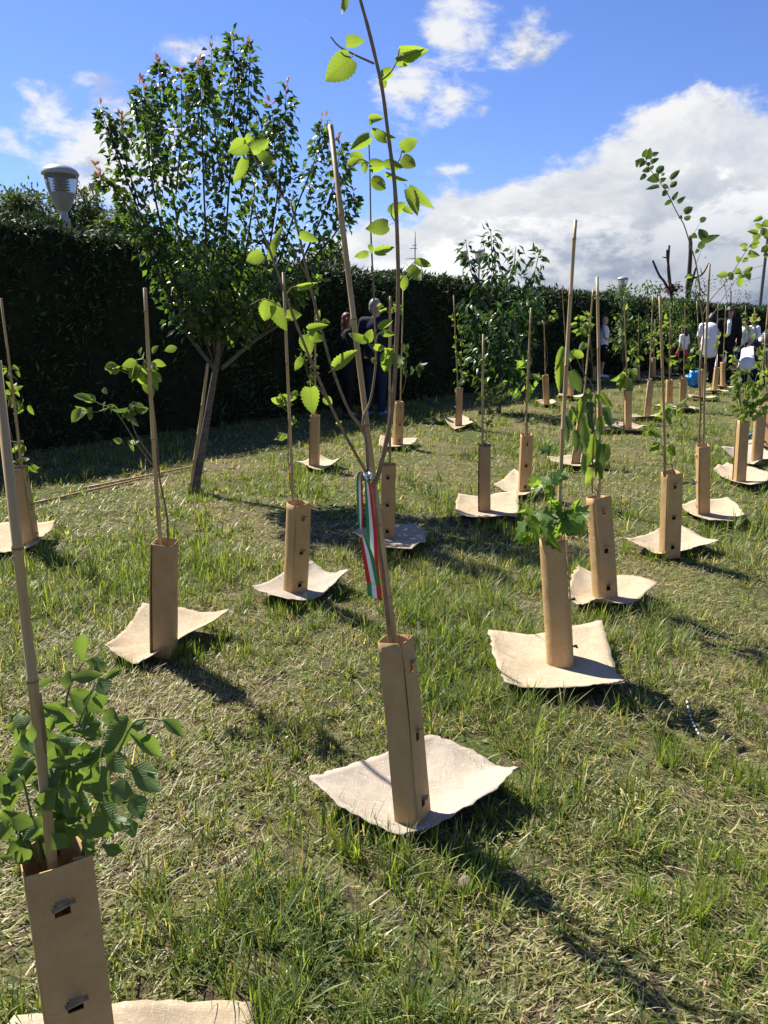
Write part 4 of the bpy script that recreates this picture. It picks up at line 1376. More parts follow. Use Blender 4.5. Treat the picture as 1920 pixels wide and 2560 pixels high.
    r = upright(b, t, [(1660, 820), (1658, 760)], 'twiggy sapling just beyond the round shelter at the end of the row', r0=.004)
    cluster(r, 'oval', b.y, 16, 1655, 770, 14, 26, 14, at(1658, 800, b.y), .2, 4)


near_rows()


def far_rows():
    # foot, top, panel angle, roundness, cane tip / foot, leaf clusters (x, y, n, rx, ry, size, kind)
    rows = [
        ((1242, 1004), (1262, 880), -95, 4.5, [((1281, 625), (1258, 885))], [(1255, 700, 12, 14, 20, 17, 'sap'), (1270, 690, 12, 14, 20, 17, 'sap')], 'leaning shelter'),
        ((1299, 929), (1297, 880), 180, 4.5, [], [], None),
        ((1356, 931), (1357, 843), 178, 4.5, [((1348, 640), (1354, 845))], [(1350, 800, 8, 16, 22, 30, 'mulberry'), (1345, 700, 24, 18, 50, 13, 'oval'), (1368, 760, 14, 16, 30, 14, 'oval')], None),
        ((1397, 905), (1406, 823), -98, 4.5, [((1410, 640), (1402, 825))], [(1408, 730, 22, 14, 40, 11, 'oval')], None),
        ((1444, 883), (1446, 820), 0, 4.5, [((1447, 640), (1447, 820))], [(1448, 700, 26, 22, 22, 13, 'sap'), (1436, 760, 14, 12, 24, 12, 'oval')], None),
        ((1472, 887), (1476, 815), 60, 2.6, [((1480, 655), (1478, 815))], [(1480, 775, 16, 18, 26, 14, 'sap')], None),
        ((1518, 863), (1517, 797), 180, 2.0, [((1505, 650), (1514, 797))], [(1512, 740, 8, 10, 24, 10, 'oval')], None),
        ((1543, 848), (1549, 794), 175, 4.5, [((1551, 655), (1548, 795))], [(1552, 735, 10, 12, 22, 10, 'oval')], None),
        ((1562, 839), (1562, 782), 170, 2.0, [((1568, 660), (1562, 782))], [(1575, 770, 12, 14, 20, 12, 'oval')], None),
        ((1412, 819), (1412, 773), 180, 4.5, [((1415, 690), (1412, 775))], [(1408, 745, 14, 10, 18, 9, 'oval')], None),
        ((1379, 825), (1377, 791), 170, 4.5, [((1380, 680), (1378, 792))], [(1378, 745, 12, 10, 22, 9, 'oval')], None),
        ((1499, 799), (1498, 772), 180, 4.5, [((1500, 690), (1498, 772))], [(1497, 740, 8, 8, 14, 9, 'oval')], None),
        ((1446, 811), (1447, 770), -95, 4.5, [((1449, 690), (1447, 772))], [(1460, 735, 10, 10, 14, 9, 'oval')], None),
        ((1232, 862), (1234, 802), -60, 4.5, [((1214, 618), (1228, 802))], [(1228, 770, 12, 10, 18, 12, 'sap')], None),
        ((1283, 825), (1284, 792), 180, 4.5, [((1272, 690), (1280, 793))], [(1275, 760, 10, 10, 18, 10, 'oval')], None),
        ((1580, 810), (1581, 764), 180, 4.5, [((1585, 690), (1582, 765))], [(1586, 735, 14, 12, 26, 9, 'oval')], None),
        ((1605, 822), (1607, 774), 180, 4.5, [((1611, 660), (1608, 775))], [(1612, 700, 14, 14, 34, 10, 'oval')], None),
        ((1636, 812), (1637, 768), 180, 4.5, [((1630, 665), (1635, 768))], [(1630, 700, 14, 12, 30, 10, 'oval')], None),
    ]
    desc = ['leaning sapling behind the field maple', 'low sapling hidden behind the long hanging leaves', 'broad-leaved sapling between the hanging-leaf mulberry and the open-leaved sapling',
            'thin sapling in the tilted dark-edged shelter behind the open-leaved sapling', 'bright-topped sapling behind the cane of the open-leaved sapling', 'short sapling beside the blue bag',
            'bare sapling before the person in the long white T-shirt', 'sparse sapling in the tilted shelter beside the kneeling boy', 'sapling in the round shelter beside the kneeling boy',
            'small sapling below the pruned double stub', 'small sapling beneath the pale loose young tree', 'small sapling beneath the weeping young tree', 'small sapling beside the girl with the red jacket',
            'small sapling between the dark tiered tree and the bald man', 'small sapling at the feet of the bald man', 'small sapling behind the kneeling boy', 'small sapling before the dark green cap', 'small sapling beside the black puffer jacket']
    for k, (foot, top, phi, ex, canes, cl, note) in enumerate(rows):
        b, t = planting('the ' + desc[k], foot, top, phi, ex, R.uniform(0, 1.5), canes, group=True)
        r = sapling(b, desc[k], GRP)
        topy = min([c[1] for c in cl], default=top[1] - 30)
        tx = cl[0][0] if cl else top[0]
        limb('stem', [b + Vector((.01, 0, 0)), t + Vector((.01, 0, 0))] + px_path([(top[0] * .6 + tx * .4, (top[1] + topy) / 2), (tx, topy)], b.y), .004, .0018, r, 'stem_bark', b, 5, 3)
        for cx, cy, n, rx, ry, L, kind in cl:
            cluster(r, kind, b.y, n, cx, cy, rx, ry, L, at((cx + top[0]) / 2, cy + ry, b.y), .2, 4)


far_rows()
# ------------------------------------------------------------------ foliage in bulk
def leaf_cloud(name, pos, dirs, L, W, cols, parent=None, mat='tree_foliage', fold=.35, droop=.3, kind=None, normal=None):
    """many folded leaves in one mesh: pos, dirs (n,3); L, W (n); cols (n,3)"""
    n = len(pos)
    y = dirs / np.linalg.norm(dirs, axis=1, keepdims=True)
    ref = NR.normal(size=(n, 3)) * .8 + np.array([0, 0, 1.0]) if normal is None else normal
    x = np.cross(y, ref)
    x /= np.linalg.norm(x, axis=1, keepdims=True) + 1e-9
    z = np.cross(x, y)
    L = L[:, None]
    W = W[:, None] * .5
    b = pos
    m = pos + y * L * .5 - z * L * droop * .25
    t = pos + y * L - z * L * droop
    l = m - x * W + z * W * fold
    r = m + x * W + z * W * fold
    V = np.stack([b, l, m, r, t], 1).reshape(-1, 3)
    o5 = (np.arange(n) * 5)[:, None]
    tri = np.array([[0, 2, 1], [0, 3, 2], [1, 2, 4], [2, 3, 4]])
    Fc = (o5[:, None, :] + tri[None]).reshape(-1, 3)
    return bulk(name, V, Fc, np.repeat(cols, 5, 0), mat, parent, kind)


def bulk(name, V, tris, cols, mat, parent=None, kind=None):
    me = bpy.data.meshes.new(name)
    nv, nf = len(V), len(tris)
    me.vertices.add(nv)
    me.vertices.foreach_set('co', np.ascontiguousarray(V, dtype=np.float32).ravel())
    me.loops.add(nf * 3)
    me.loops.foreach_set('vertex_index', np.ascontiguousarray(tris, dtype=np.int32).ravel())
    me.polygons.add(nf)
    me.polygons.foreach_set('loop_start', np.arange(0, nf * 3, 3, dtype=np.int32))
    me.polygons.foreach_set('loop_total', np.full(nf, 3, dtype=np.int32))
    at_ = me.attributes.new('Col', 'FLOAT_COLOR', 'POINT')
    c4 = np.ones((nv, 4), dtype=np.float32)
    c4[:, :3] = cols
    at_.data.foreach_set('color', c4.ravel())
    me.update(calc_edges=True)
    me.polygons.foreach_set('use_smooth', np.ones(nf, dtype=bool))
    me.materials.append(MATS[mat])
    o = link(name, me, parent)
    if kind:
        o['kind'] = kind
    return o


def tone(n, a, b, jit=.15):
    f = NR.random(n)[:, None]
    c = np.array(a)[None] * (1 - f) + np.array(b)[None] * f
    return np.clip(c * (1 + NR.normal(size=(n, 1)) * jit), .002, 1)


def plum_tree():
    foot = gp(420, 1062, 0)
    Y = foot.y
    m = K / FOC * Y
    root = empty('plum_tree', foot, 'dense plum tree with glossy dark leaves and reddish shoot tips by the hedge', 'tree')
    trunk = [foot - Vector((0, 0, .03))] + px_path([(424, 1040), (434, 985), (448, 900), (460, 830), (470, 770), (476, 700), (482, 600)], Y)
    path = [p - foot for p in smooth_path(trunk, 4)]
    n = len(path)
    rr = [max(.011, .043 * (1 - .6 * i / (n - 1))) * (1.35 if i < 2 else 1.12 if i < 4 else 1) * R.uniform(.96, 1.05) for i in range(n)]
    V, Fc = tube_data(path, rr, 12)
    link('trunk', mesh('trunk', V, Fc), root, 'trunk_bark')
    shoots = [
        ([(474, 740), (482, 600), (495, 400), (506, 250), (505, 82)], 42, .0), ([(465, 770), (450, 600), (440, 400), (436, 250), (430, 152)], 38, -.5),
        ([(460, 780), (410, 620), (375, 430), (352, 280), (343, 140)], 40, .4), ([(420, 740), (365, 560), (330, 400), (314, 280), (305, 195)], 34, -.3),
        ([(385, 690), (340, 560), (290, 430), (248, 320), (222, 248)], 26, .2), ([(385, 690), (330, 560), (290, 470), (250, 410), (212, 378)], 20, -.5),
        ([(476, 770), (520, 600), (545, 450), (556, 350), (566, 270)], 36, .5), ([(530, 750), (570, 600), (595, 450), (612, 320), (618, 196)], 34, -.1),
        ([(530, 750), (590, 600), (640, 450), (682, 340), (697, 272)], 24, .5), ([(570, 720), (640, 590), (690, 480), (722, 400), (735, 318)], 30, -.3),
        ([(600, 700), (670, 570), (720, 510), (750, 460), (765, 428)], 22, .2), ([(480, 420), (462, 250), (456, 110)], 30, .3),
        ([(380, 420), (392, 280), (391, 160)], 28, -.2), ([(520, 420), (535, 230), (540, 112)], 28, .1), ([(405, 720), (385, 600), (372, 480)], 42, .6),
        ([(500, 750), (560, 650), (610, 610)], 36, -.6), ([(430, 740), (440, 640), (450, 540)], 50, -.7), ([(470, 740), (520, 660), (540, 560)], 48, .6),
        ([(560, 700), (640, 640), (700, 600)], 26, .1), ([(350, 620), (345, 540), (335, 470)], 30, .1), ([(470, 700), (470, 600), (470, 480)], 55, .2),
        ([(380, 560), (300, 500), (262, 470)], 20, -.2), ([(300, 440), (268, 330), (262, 262)], 22, .3), ([(330, 380), (325, 260), (322, 220)], 24, .5), ([(600, 420), (592, 300), (588, 240)], 26, .4)]
    P, D, red = [], [], []
    for limbp in ([(468, 802), (420, 742), (386, 690), (352, 600)], [(478, 797), (530, 752), (572, 720), (625, 690)]):
        limb('bough', px_path(limbp, Y, dy=.1), .019, .011, root, 'trunk_bark', foot, 8, 4, .08)
    for pts, rpx, dd in shoots:
        pw = px_path(pts, Y, dy=dd)
        limb('branch', pw, .013 if len(pts) > 3 else .008, .003, root, 'dark_bark', foot, 6, 4)
        sp = smooth_path(pw, 10)
        ln = sum((sp[i + 1] - sp[i]).length for i in range(len(sp) - 1))
        cnt = int(ln * 310 * (rpx / 34))
        for _ in range(cnt):
            f = R.random() ** .75
            if f < .08 or (f > .4 and R.random() < .36):
                continue
            i = f * (len(sp) - 1)
            k = min(int(i), len(sp) - 2)
            c = sp[k].lerp(sp[k + 1], i - k)
            env = min(1, (1.02 - f) * 5 + .22) * (1.08 - .38 * f)
            rr_ = rpx * m * env * (R.random() ** .6)
            a = R.uniform(0, 6.283)
            off = Vector((math.cos(a), math.sin(a), 0)) * rr_ + Vector((0, 0, R.gauss(0, .03)))
            P.append(c + off)
            D.append(Vector((math.cos(a), math.sin(a), -.55 + (.9 if f > .93 else 0) + R.gauss(0, .45))))
        # reddish new leaves at the tip
        for q in range(R.choice((4, 6, 8)) if pts[-1][1] < 430 and pts[-1] not in ((566, 270), (566, 270)) else 0):
            dvec = Vector((R.gauss(0, .7), R.gauss(0, .7), 1.0))
            red.append((sp[-1] + Vector((R.gauss(0, .012), R.gauss(0, .012), R.uniform(-.03, .09))), dvec))
    P = np.array([tuple(p) for p in P])
    D = np.array([tuple(p) for p in D])
    # the leaves that show largest and lie on the camera's side are parts of their own
    order = np.argsort(P[:, 1])
    near = set(order[:900:4].tolist())
    idx = np.array([i for i in range(len(P)) if i not in near])
    for i in sorted(near):
        b = Vector(P[i])
        d = Vector(D[i]).normalized()
        s = R.uniform(.055, .075)
        put_leaf(root, 'plum', b, b + d * s, s * .52, R.uniform(-1, 1))
    for b, d in red:
        s = R.uniform(.04, .062)
        put_leaf(root, 'red', b, b + d.normalized() * s, s * .42, R.uniform(-1, 1))
    nn = len(idx)
    cols = tone(nn, (.024, .052, .015), (.062, .105, .024), .28)
    lightl = NR.random(nn) < .16
    cols[lightl] = tone(int(lightl.sum()), (.07, .13, .03), (.11, .17, .04), .15)
    leaf_cloud('foliage', P[idx] - np.array(foot), D[idx], NR.uniform(.05, .085, nn), NR.uniform(.033, .05, nn), cols, root, 'tree_foliage', .4, .35, 'stuff')
    # a cane propped against the trunk
    a = gp(410, 1064, 0)
    b = at(437, 905, Y)
    c = at(449, 785, Y - .02)
    cane(a, c, 'bare wooden stake leaning against the plum trunk', None, .017)


plum_tree()


def dark_tree():
    foot = gp(1077, 893, 0)
    Y = foot.y
    m = K / FOC * Y
    root = empty('persimmon_tree', foot, 'dark young tree with tiered drooping leaves and upright shoots before the hedge', 'tree')
    limb('trunk', [foot - Vector((0, 0, .03))] + px_path([(1078, 860), (1080, 780), (1078, 690), (1070, 600)], Y), .045, .02, root, 'dark_bark', foot, 9, 4, .1)
    P, D = [], []
    shoots = [([(1074, 640), (1064, 570), (1060, 496)], 20), ([(1060, 660), (1022, 600), (1006, 522)], 17), ([(1085, 650), (1108, 590), (1114, 532)], 17), ([(1090, 650), (1145, 610), (1166, 542)], 16),
              ([(1085, 720), (1125, 670), (1165, 640)], 26), ([(1070, 720), (1030, 680), (1015, 650)], 30), ([(1075, 860), (1080, 760), (1085, 650)], 36), ([(1070, 860), (1050, 800), (1030, 740)], 34), ([(1085, 860), (1110, 790), (1135, 720)], 36),
              ([(1060, 760), (1030, 720), (1010, 700)], 24), ([(1090, 720), (1140, 690), (1165, 665)], 18)]
    for pts, rpx in shoots:
        rpx *= .84
        pw = px_path(pts, Y, dy=R.uniform(-.7, .7))
        limb('branch', pw, .014, .005, root, 'dark_bark', foot, 6, 4)
        sp = smooth_path(pw, 10)
        ln = sum((sp[i + 1] - sp[i]).length for i in range(len(sp) - 1))
        cnt = int(ln * 150 * rpx / 24)
        for _ in range(cnt):
            f = R.uniform(.12, 1.0)
            i = f * (len(sp) - 1)
            k = min(int(i), len(sp) - 2)
            c = sp[k].lerp(sp[k + 1], i - k)
            rr_ = rpx * m * min(1, (1.05 - f) * 4 + .3) * R.random() ** .7
            a = R.uniform(0, 6.283)
            P.append(c + Vector((math.cos(a) * rr_, math.sin(a) * rr_, R.gauss(0, .04))))
            D.append(Vector((math.cos(a), math.sin(a), -.5 + (1.0 if f > .95 else 0) + R.gauss(0, .3))))
    P = np.array([tuple(p) for p in P])
    D = np.array([tuple(p) for p in D])
    n = len(P)
    cols = tone(n, (.02, .05, .018), (.045, .085, .026), .2)
    leaf_cloud('crown', P - np.array(foot), D, NR.uniform(.10, .18, n), NR.uniform(.045, .07, n), cols, root, 'tree_foliage', .35, .6, 'stuff')


dark_tree()


def small_trees():
    # young fruit trees among the far rows: trunk foot px, crown balls (x, y, rx, ry, n), colour pair, leaf length
    G1, G2 = (.045, .09, .022), (.11, .18, .04)
    rows = [
        ('young cherry tree with drooping leaf bunches beside the bare pruned stubs', (1408, 815), 17.5, [(1392, 622, 26, 15, 90), (1416, 640, 14, 20, 70), (1372, 745, 22, 24, 120), (1390, 700, 26, 20, 120)], .09, G1, G2),
        ('young cherry tree with a broad lit crown behind the girl with the red jacket', (1455, 808), 18.5, [(1450, 660, 30, 24, 170), (1445, 715, 30, 34, 220), (1476, 700, 20, 30, 130), (1470, 740, 20, 30, 130)], .085, G1, G2),
        ('tall weeping young tree hanging dark leaves beside the dark-haired woman', (1497, 806), 19.0, [(1503, 640, 18, 40, 220), (1490, 700, 18, 40, 200), (1478, 655, 14, 20, 80), (1498, 760, 16, 26, 100)], .09, G1, (.06, .11, .03)),
        ('loose young tree with pale small leaves near the man in the white shirt', (1347, 830), 16.5, [(1345, 640, 18, 18, 70), (1350, 690, 26, 30, 140), (1335, 735, 22, 30, 120)], .07, (.05, .09, .035), (.10, .16, .05)),
        ('sparse rose shrub with thin stems and reddish buds beside the dark-haired woman', (1575, 806), 20.0, [(1580, 612, 42, 18, 60), (1600, 640, 40, 16, 50), (1560, 600, 20, 10, 20)], .06, (.06, .09, .03), (.16, .10, .05)),
    ]
    for lab, footp, Y, balls, L, c1, c2 in rows:
        foot = gp(*footp, 0)
        Y = foot.y
        m = K / FOC * Y
        root = empty('young_tree', foot, lab, 'tree', None)
        x0, y0 = balls[0][0], balls[0][1]
        limb('trunk', [foot - Vector((0, 0, .02))] + px_path([(footp[0], footp[1] - 40), (footp[0] * .5 + x0 * .5, (footp[1] + y0) / 2), (x0, y0 + 15)], Y), .028, .01, root, 'dark_bark', foot, 7, 4, .1)
        P, D = [], []
        for bx_, by_, rx, ry, n in balls:
            c = at(bx_, by_, Y)
            limb('branch', [at(footp[0] * .5 + x0 * .5, (footp[1] + by_) / 2 + 10, Y), at((footp[0] + bx_) / 2, by_ + 25, Y), c], .01, .004, root, 'dark_bark', foot, 5, 3)
            for _ in range(int(n * 1.7)):
                v = Vector((R.gauss(0, .5) * rx * m, R.gauss(0, .5) * rx * m, R.gauss(0, .5) * ry * m))
                P.append(c + v)
                D.append(Vector((v.x * 2 + R.gauss(0, .2), v.y * 2 + R.gauss(0, .2), -.35 + R.gauss(0, .3))))
        n = len(P)
        leaf_cloud('crown', np.array([tuple(p) for p in P]) - np.array(foot), np.array([tuple(p) for p in D]), NR.uniform(.7, 1.2, n) * L, NR.uniform(.35, .55, n) * L, tone(n, c1, c2, .2), root, 'soft_foliage', .3, .4, 'stuff')
    # pruned trees with bare stubs
    X, Y0, S = 1348.0, 285.1, .1875
    Y = 24.0
    for lab, stubs, crown in (
            ('pruned tree with two bare dark stubs and a tuft of purple leaves at its fork', [([(545, 2700), (548, 2100), (545, 1800)], .07, .05), ([(545, 1850), (515, 1620), (510, 1480), (522, 1305)], .05, .03), ([(515, 1560), (497, 1440), (495, 1355)], .035, .025), ([(495, 1450), (440, 1440)], .02, .012), ([(520, 1820), (460, 1720), (400, 1640), (330, 1480)], .045, .03)], (550, 1810, 95, 45, 240)),
            ('pruned tree with one tall thick dark stub standing behind the tall mulberry', [([(735, 2700), (738, 1900), (750, 1650), (765, 1400), (765, 1192)], .085, .05), ([(745, 1860), (800, 1660), (830, 1560)], .05, .03), ([(790, 1690), (900, 1640), (980, 1510)], .03, .02), ([(900, 1640), (885, 1590), (890, 1575)], .015, .01)], None)):
        Yt = Y
        foot = at(X + stubs[0][0][0][0] * S, Y0 + stubs[0][0][0][1] * S, Yt)
        foot.z = 0
        root = empty('pruned_tree', foot, lab, 'tree')
        for k, (pts, a, c) in enumerate(stubs):
            pw = px_path(pts, Yt, X, Y0, S)
            if k == 0:
                pw[0].z = -.02
            limb('trunk' if k == 0 else 'stub', pw, a, c, root, 'dark_bark', foot, 8, 4, .2)
        if crown:
            cx, cy, rx, ry, n = crown
            c = at(X + cx * S, Y0 + cy * S, Yt)
            m = S * K / FOC * Yt
            P = np.array(c) - np.array(foot) + NR.normal(size=(n, 3)) * np.array([rx * m, rx * m, ry * m]) * .55
            leaf_cloud('crown', P, NR.normal(size=(n, 3)), NR.uniform(.08, .14, n), NR.uniform(.04, .06, n), tone(n, (.045, .018, .025), (.09, .035, .045)), root, 'soft_foliage', .3, .3, 'stuff')


small_trees()


# ------------------------------------------------------------------ hedge
HPTS = [(-13.0, -1.2), (-4.35, 9.15), (-1.95, 12.15), (0.25, 15.0), (6.0, 21.7), (20.5, 39.2), (34, 55)]


def hedge():
    c = [Vector((x, y, 0)) for x, y in HPTS]
    sp = smooth_path(c, 12)
    s = [0.0]
    for a, b in zip(sp[:-1], sp[1:]):
        s.append(s[-1] + (b - a).length)
    TH = 1.1
    def hh(u):
        return float(np.interp(u, [0, 13, 21, 30, 41, 70], [2.8, 2.76, 2.42, 2.2, 2.05, 1.9])) + .04 * math.sin(u * .9) + .035 * math.sin(u * 2.3 + 1)
    root = empty('hedge', sp[len(sp) // 3], 'tall dark clipped conifer hedge running along the whole lawn edge', 'hedge')
    loc = np.array(root.location)
    # core: a slab set back behind the sprays
    V, Fc = [], []
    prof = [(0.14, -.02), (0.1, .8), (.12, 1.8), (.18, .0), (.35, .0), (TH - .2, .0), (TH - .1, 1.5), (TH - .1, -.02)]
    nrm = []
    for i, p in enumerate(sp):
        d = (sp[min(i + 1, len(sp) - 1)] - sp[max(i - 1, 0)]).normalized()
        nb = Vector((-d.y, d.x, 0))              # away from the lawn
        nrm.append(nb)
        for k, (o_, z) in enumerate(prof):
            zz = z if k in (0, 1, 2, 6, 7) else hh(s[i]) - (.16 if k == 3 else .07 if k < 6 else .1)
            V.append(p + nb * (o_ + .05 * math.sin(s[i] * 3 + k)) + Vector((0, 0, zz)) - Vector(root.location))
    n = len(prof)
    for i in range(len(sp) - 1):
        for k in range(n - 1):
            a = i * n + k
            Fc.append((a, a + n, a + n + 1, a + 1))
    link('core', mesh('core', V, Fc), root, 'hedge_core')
    # sprays over face and top
    total = s[-1]
    N = 125000
    dens_u = NR.random(N)
    # more sprays where the hedge is close
    u = total * (dens_u ** 1.25) * .8
    S_ = np.array(s)
    px = np.interp(u, S_, [p.x for p in sp])
    py = np.interp(u, S_, [p.y for p in sp])
    nx = np.interp(u, S_, [p.x for p in nrm])
    ny = np.interp(u, S_, [p.y for p in nrm])
    top = NR.random(N) < .27
    Hh = np.array([hh(v) for v in u])
    z = np.where(top, Hh - .1 + NR.normal(size=N) * .035, NR.random(N) * (Hh - .02))
    lump = .06 * np.sin(u * 1.7 + z * 1.1) + .05 * np.sin(u * 4.1 - z * 2.7) + .035 * np.sin(u * 9 + z * 7)
    o_ = np.where(top, NR.random(N) * (TH - .05) + .02, .05 + lump + NR.random(N) * .1)
    # rounded upper lip
    lip = np.clip((z - (Hh - .3)) / .3, 0, 1)
    o_ = np.where(top, o_, o_ + .10 * lip ** 2)
    z = np.where(top, z - .12 * np.clip(1 - o_ / .2, 0, 1) ** 2 + .05 * np.sin(u * 3.3) + .03 * np.sin(u * 8.1), z)
    P = np.stack([px + nx * o_, py + ny * o_, z], 1)
    D = np.stack([-nx * .75 + NR.normal(size=N) * .55, -ny * .75 + NR.normal(size=N) * .55, .55 + NR.normal(size=N) * .5], 1)
    D[top] = np.stack([NR.normal(size=top.sum()) * .6, NR.normal(size=top.sum()) * .6, 1.0 + NR.normal(size=top.sum()) * .3], 1)
    cols = tone(N, (.026, .046, .022), (.068, .105, .038), .32)
    # brown dead patches
    f = np.sin(u * .83 + 1.2) * np.sin(z * 2.1 + u * .41) + .5 * np.sin(u * 2.9 + z * 3.7)
    dead = (f > .95) & (NR.random(N) < .6)
    cols[dead] = tone(int(dead.sum()), (.06, .03, .018), (.10, .05, .028), .25)
    far = 1 + np.clip(u - 14, 0, 40) * .035
    leaf_cloud('foliage', P - loc, D, NR.uniform(.06, .13, N) * far, NR.uniform(.018, .034, N) * far, cols, root, 'hedge_foliage', .25, .25, 'stuff')


hedge()


def beyond():
    # trees standing beyond the hedge
    rows = [('grey-green tree beyond the hedge beside the big lamp', 55, 21.0, [(30, 440, 50, 36), (-30, 450, 50, 34), (75, 455, 40, 30)], 900),
            ('feathery tree beyond the hedge behind the big lamp', 170, 23.0, [(150, 448, 30, 34), (200, 450, 26, 34), (180, 470, 40, 26)], 800),
            ('low leafy tree beyond the hedge behind the plum tree', 255, 19.0, [(250, 480, 36, 22), (290, 490, 26, 14)], 600),
            ('pale tree top showing over the hedge beside the mulberry cane', 722, 20.0, [(715, 556, 28, 22), (690, 570, 22, 14)], 500),
            ('round dark tree top showing over the hedge near the far lamp', 1335, 34.0, [(1340, 630, 22, 16), (1310, 640, 18, 9)], 500)]
    for lab, fx, Y, balls, n in rows:
        foot = at(fx, 900, Y)
        foot.z = 0
        m = K / FOC * Y
        root = empty('tree', foot, lab, 'tree')
        c0 = at(balls[0][0], balls[0][1], Y)
        limb('trunk', [foot - Vector((0, 0, .05)), foot.lerp(c0, .5), c0], .12, .04, root, 'dark_bark', foot, 8, 4)
        P, D = [], []
        for bx_, by_, rx, ry in balls:
            c = at(bx_, by_, Y)
            subs = [c + Vector((R.uniform(-1, 1) * rx * m * .7, R.uniform(-1, 1) * rx * m, R.uniform(-.8, .6) * ry * m)) for _ in range(14)]
            for _ in range(n):
                q = R.choice(subs)
                v = Vector((R.gauss(0, .2) * rx * m, R.gauss(0, .2) * rx * m, R.gauss(0, .28) * ry * m))
                P.append(q + v)
                D.append(v + Vector((0, 0, .06)))
            # the mass of the crown below the rim
            for _ in range(n // 2):
                v = Vector((R.gauss(0, .5) * rx * m, R.gauss(0, .5) * rx * m, -abs(R.gauss(0, 1.2)) * ry * m))
                P.append(c + v)
                D.append(v + Vector((0, 0, .06)))
        N = len(P)
        leaf_cloud('crown', np.array([tuple(p) for p in P]) - np.array(foot), np.array([tuple(p) for p in D]) + NR.normal(size=(N, 3)) * .1, NR.uniform(.09, .17, N), NR.uniform(.04, .07, N), tone(N, (.045, .065, .03), (.095, .12, .05), .2), root, 'soft_foliage', .3, .2, 'stuff')

    def lathe(name, prof, root, mat, sides=24):
        V, Fc = [], []
        for r_, z in prof:
            for k in range(sides):
                a = 6.28318 * k / sides
                V.append((r_ * math.cos(a), r_ * math.sin(a), z))
        for i in range(len(prof) - 1):
            for k in range(sides):
                a, b = i * sides + k, i * sides + (k + 1) % sides
                Fc.append((a, b, b + sides, a + sides))
        return link(name, mesh(name, V, Fc), root, mat)

    # street lamps: cap top px, cap width px
    for cx, cy, wpx, lab in ((128, 356, 71, 'large grey street lamp with a clear bowl rising over the hedge beside the plum tree'), (1036, 538, 23, 'street lamp half hidden behind the dark tiered young tree'), (1346, 597, 23, 'small distant street lamp over the hedge beyond the man in white')):
        Y = .56 * FOC / (wpx * K)
        topz = at(cx, cy, Y)
        root = empty('street_lamp', Vector((topz.x, topz.y, 0)), lab, 'street lamp')
        h = topz.z
        lathe('pole', [(.06, -.02), (.06, 1.0), (.045, 1.1), (.045, h - .95)], root, 'lamp_metal', 14)
        lathe('collar', [(.045, h - .96), (.085, h - .95), (.085, h - .80), (.06, h - .79), (.06, h - .70)], root, 'lamp_cap_paint', 18)
        lathe('bowl', [(.055, h - .705), (.10, h - .66), (.165, h - .54), (.205, h - .42)], root, 'lamp_metal')
        gl = lathe('glass', [(.203, h - .42), (.235, h - .28), (.255, h - .15)], root, 'lamp_glass')
        for q in range(5):
            zz = h - .38 + q * .042
            lathe('louver', [(.05, zz), (.115, zz + .006), (.115, zz + .018), (.05, zz + .024)], gl, 'lamp_cap_paint', 18)
        for q in range(3):
            a = q * 2.094 + .5
            V, Fc = tube_data([Vector((.208 * math.cos(a), .208 * math.sin(a), h - .43)), Vector((.262 * math.cos(a), .262 * math.sin(a), h - .14))], [.011, .011], 6)
            link('rib', mesh('rib', V, Fc), root, 'lamp_metal')
        lathe('cap', [(.25, h - .155), (.285, h - .15), (.285, h - .125), (.25, h - .07), (.17, h - .02), (.06, h), (0.001, h)], root, 'lamp_cap_paint')
    # floodlight mast, aerial, pole
    Y = 24.0
    t0 = at(208, 408, Y)
    root = empty('floodlight_mast', Vector((t0.x, Y, 0)), 'thin mast with a small square floodlight showing over the hedge', 'mast')
    lathe('mast', [(.05, -.02), (.04, t0.z)], root, 'lamp_metal', 10)
    V, Fc = [], []
    bm = bmesh.new()
    bmesh.ops.create_cube(bm, size=1, matrix=Matrix.Translation((0, -.05, t0.z + .06)) @ Matrix.Rotation(.35, 4, 'X') @ Matrix.Diagonal((.34, .1, .22, 1)))
    bmesh.ops.bevel(bm, geom=list(bm.edges), offset=.02, segments=2, affect='EDGES')
    me = bpy.data.meshes.new('lamp_head')
    bm.to_mesh(me)
    bm.free()
    link('lamp_head', me, root, 'lamp_cap_paint')
    Y = 45.0
    t0 = at(897, 500, Y)
    root = empty('aerial_mast', Vector((t0.x, Y, 0)), 'thin television aerial mast rising over the hedge against the clouds', 'aerial')
    lathe('mast', [(.035, -.02), (.03, t0.z - .6), (.012, t0.z)], root, 'mast_metal', 8)
    for zz, w in ((at(897, 537, Y).z, .32), (at(897, 559, Y).z, .55), (at(897, 530, Y).z, .18)):
        V, Fc = tube_data([Vector((-w, 0, zz)), Vector((.1, 0, zz + .02))], [.02, .02], 6)
        link('crossbar', mesh('crossbar', V, Fc), root, 'mast_metal')
    Y = 42.0
    t0 = at(1653, 560, Y)
    root = empty('utility_pole', Vector((t0.x, Y, 0)), 'slender dark utility pole with thin wires beyond the tall mulberry', 'pole')
    lathe('pole', [(.10, -.02), (.07, t0.z + 1.0)], root, 'mast_metal', 10)
    for k, (xa, ya, yb) in enumerate(((1200, 646, 596), (1200, 628, 572))):
        A, B = at(xa, ya, 90.0) - Vector(root.location), at(1653, yb, Y) - Vector(root.location)
        pts = [A.lerp(B, f) - Vector((0, 0, 1.2 * math.sin(f * math.pi))) for f in [i / 12 for i in range(13)]]
        V, Fc = tube_data(pts, [.012] * 13, 4)
        link('wire', mesh('wire', V, Fc), root, 'mast_metal')


beyond()
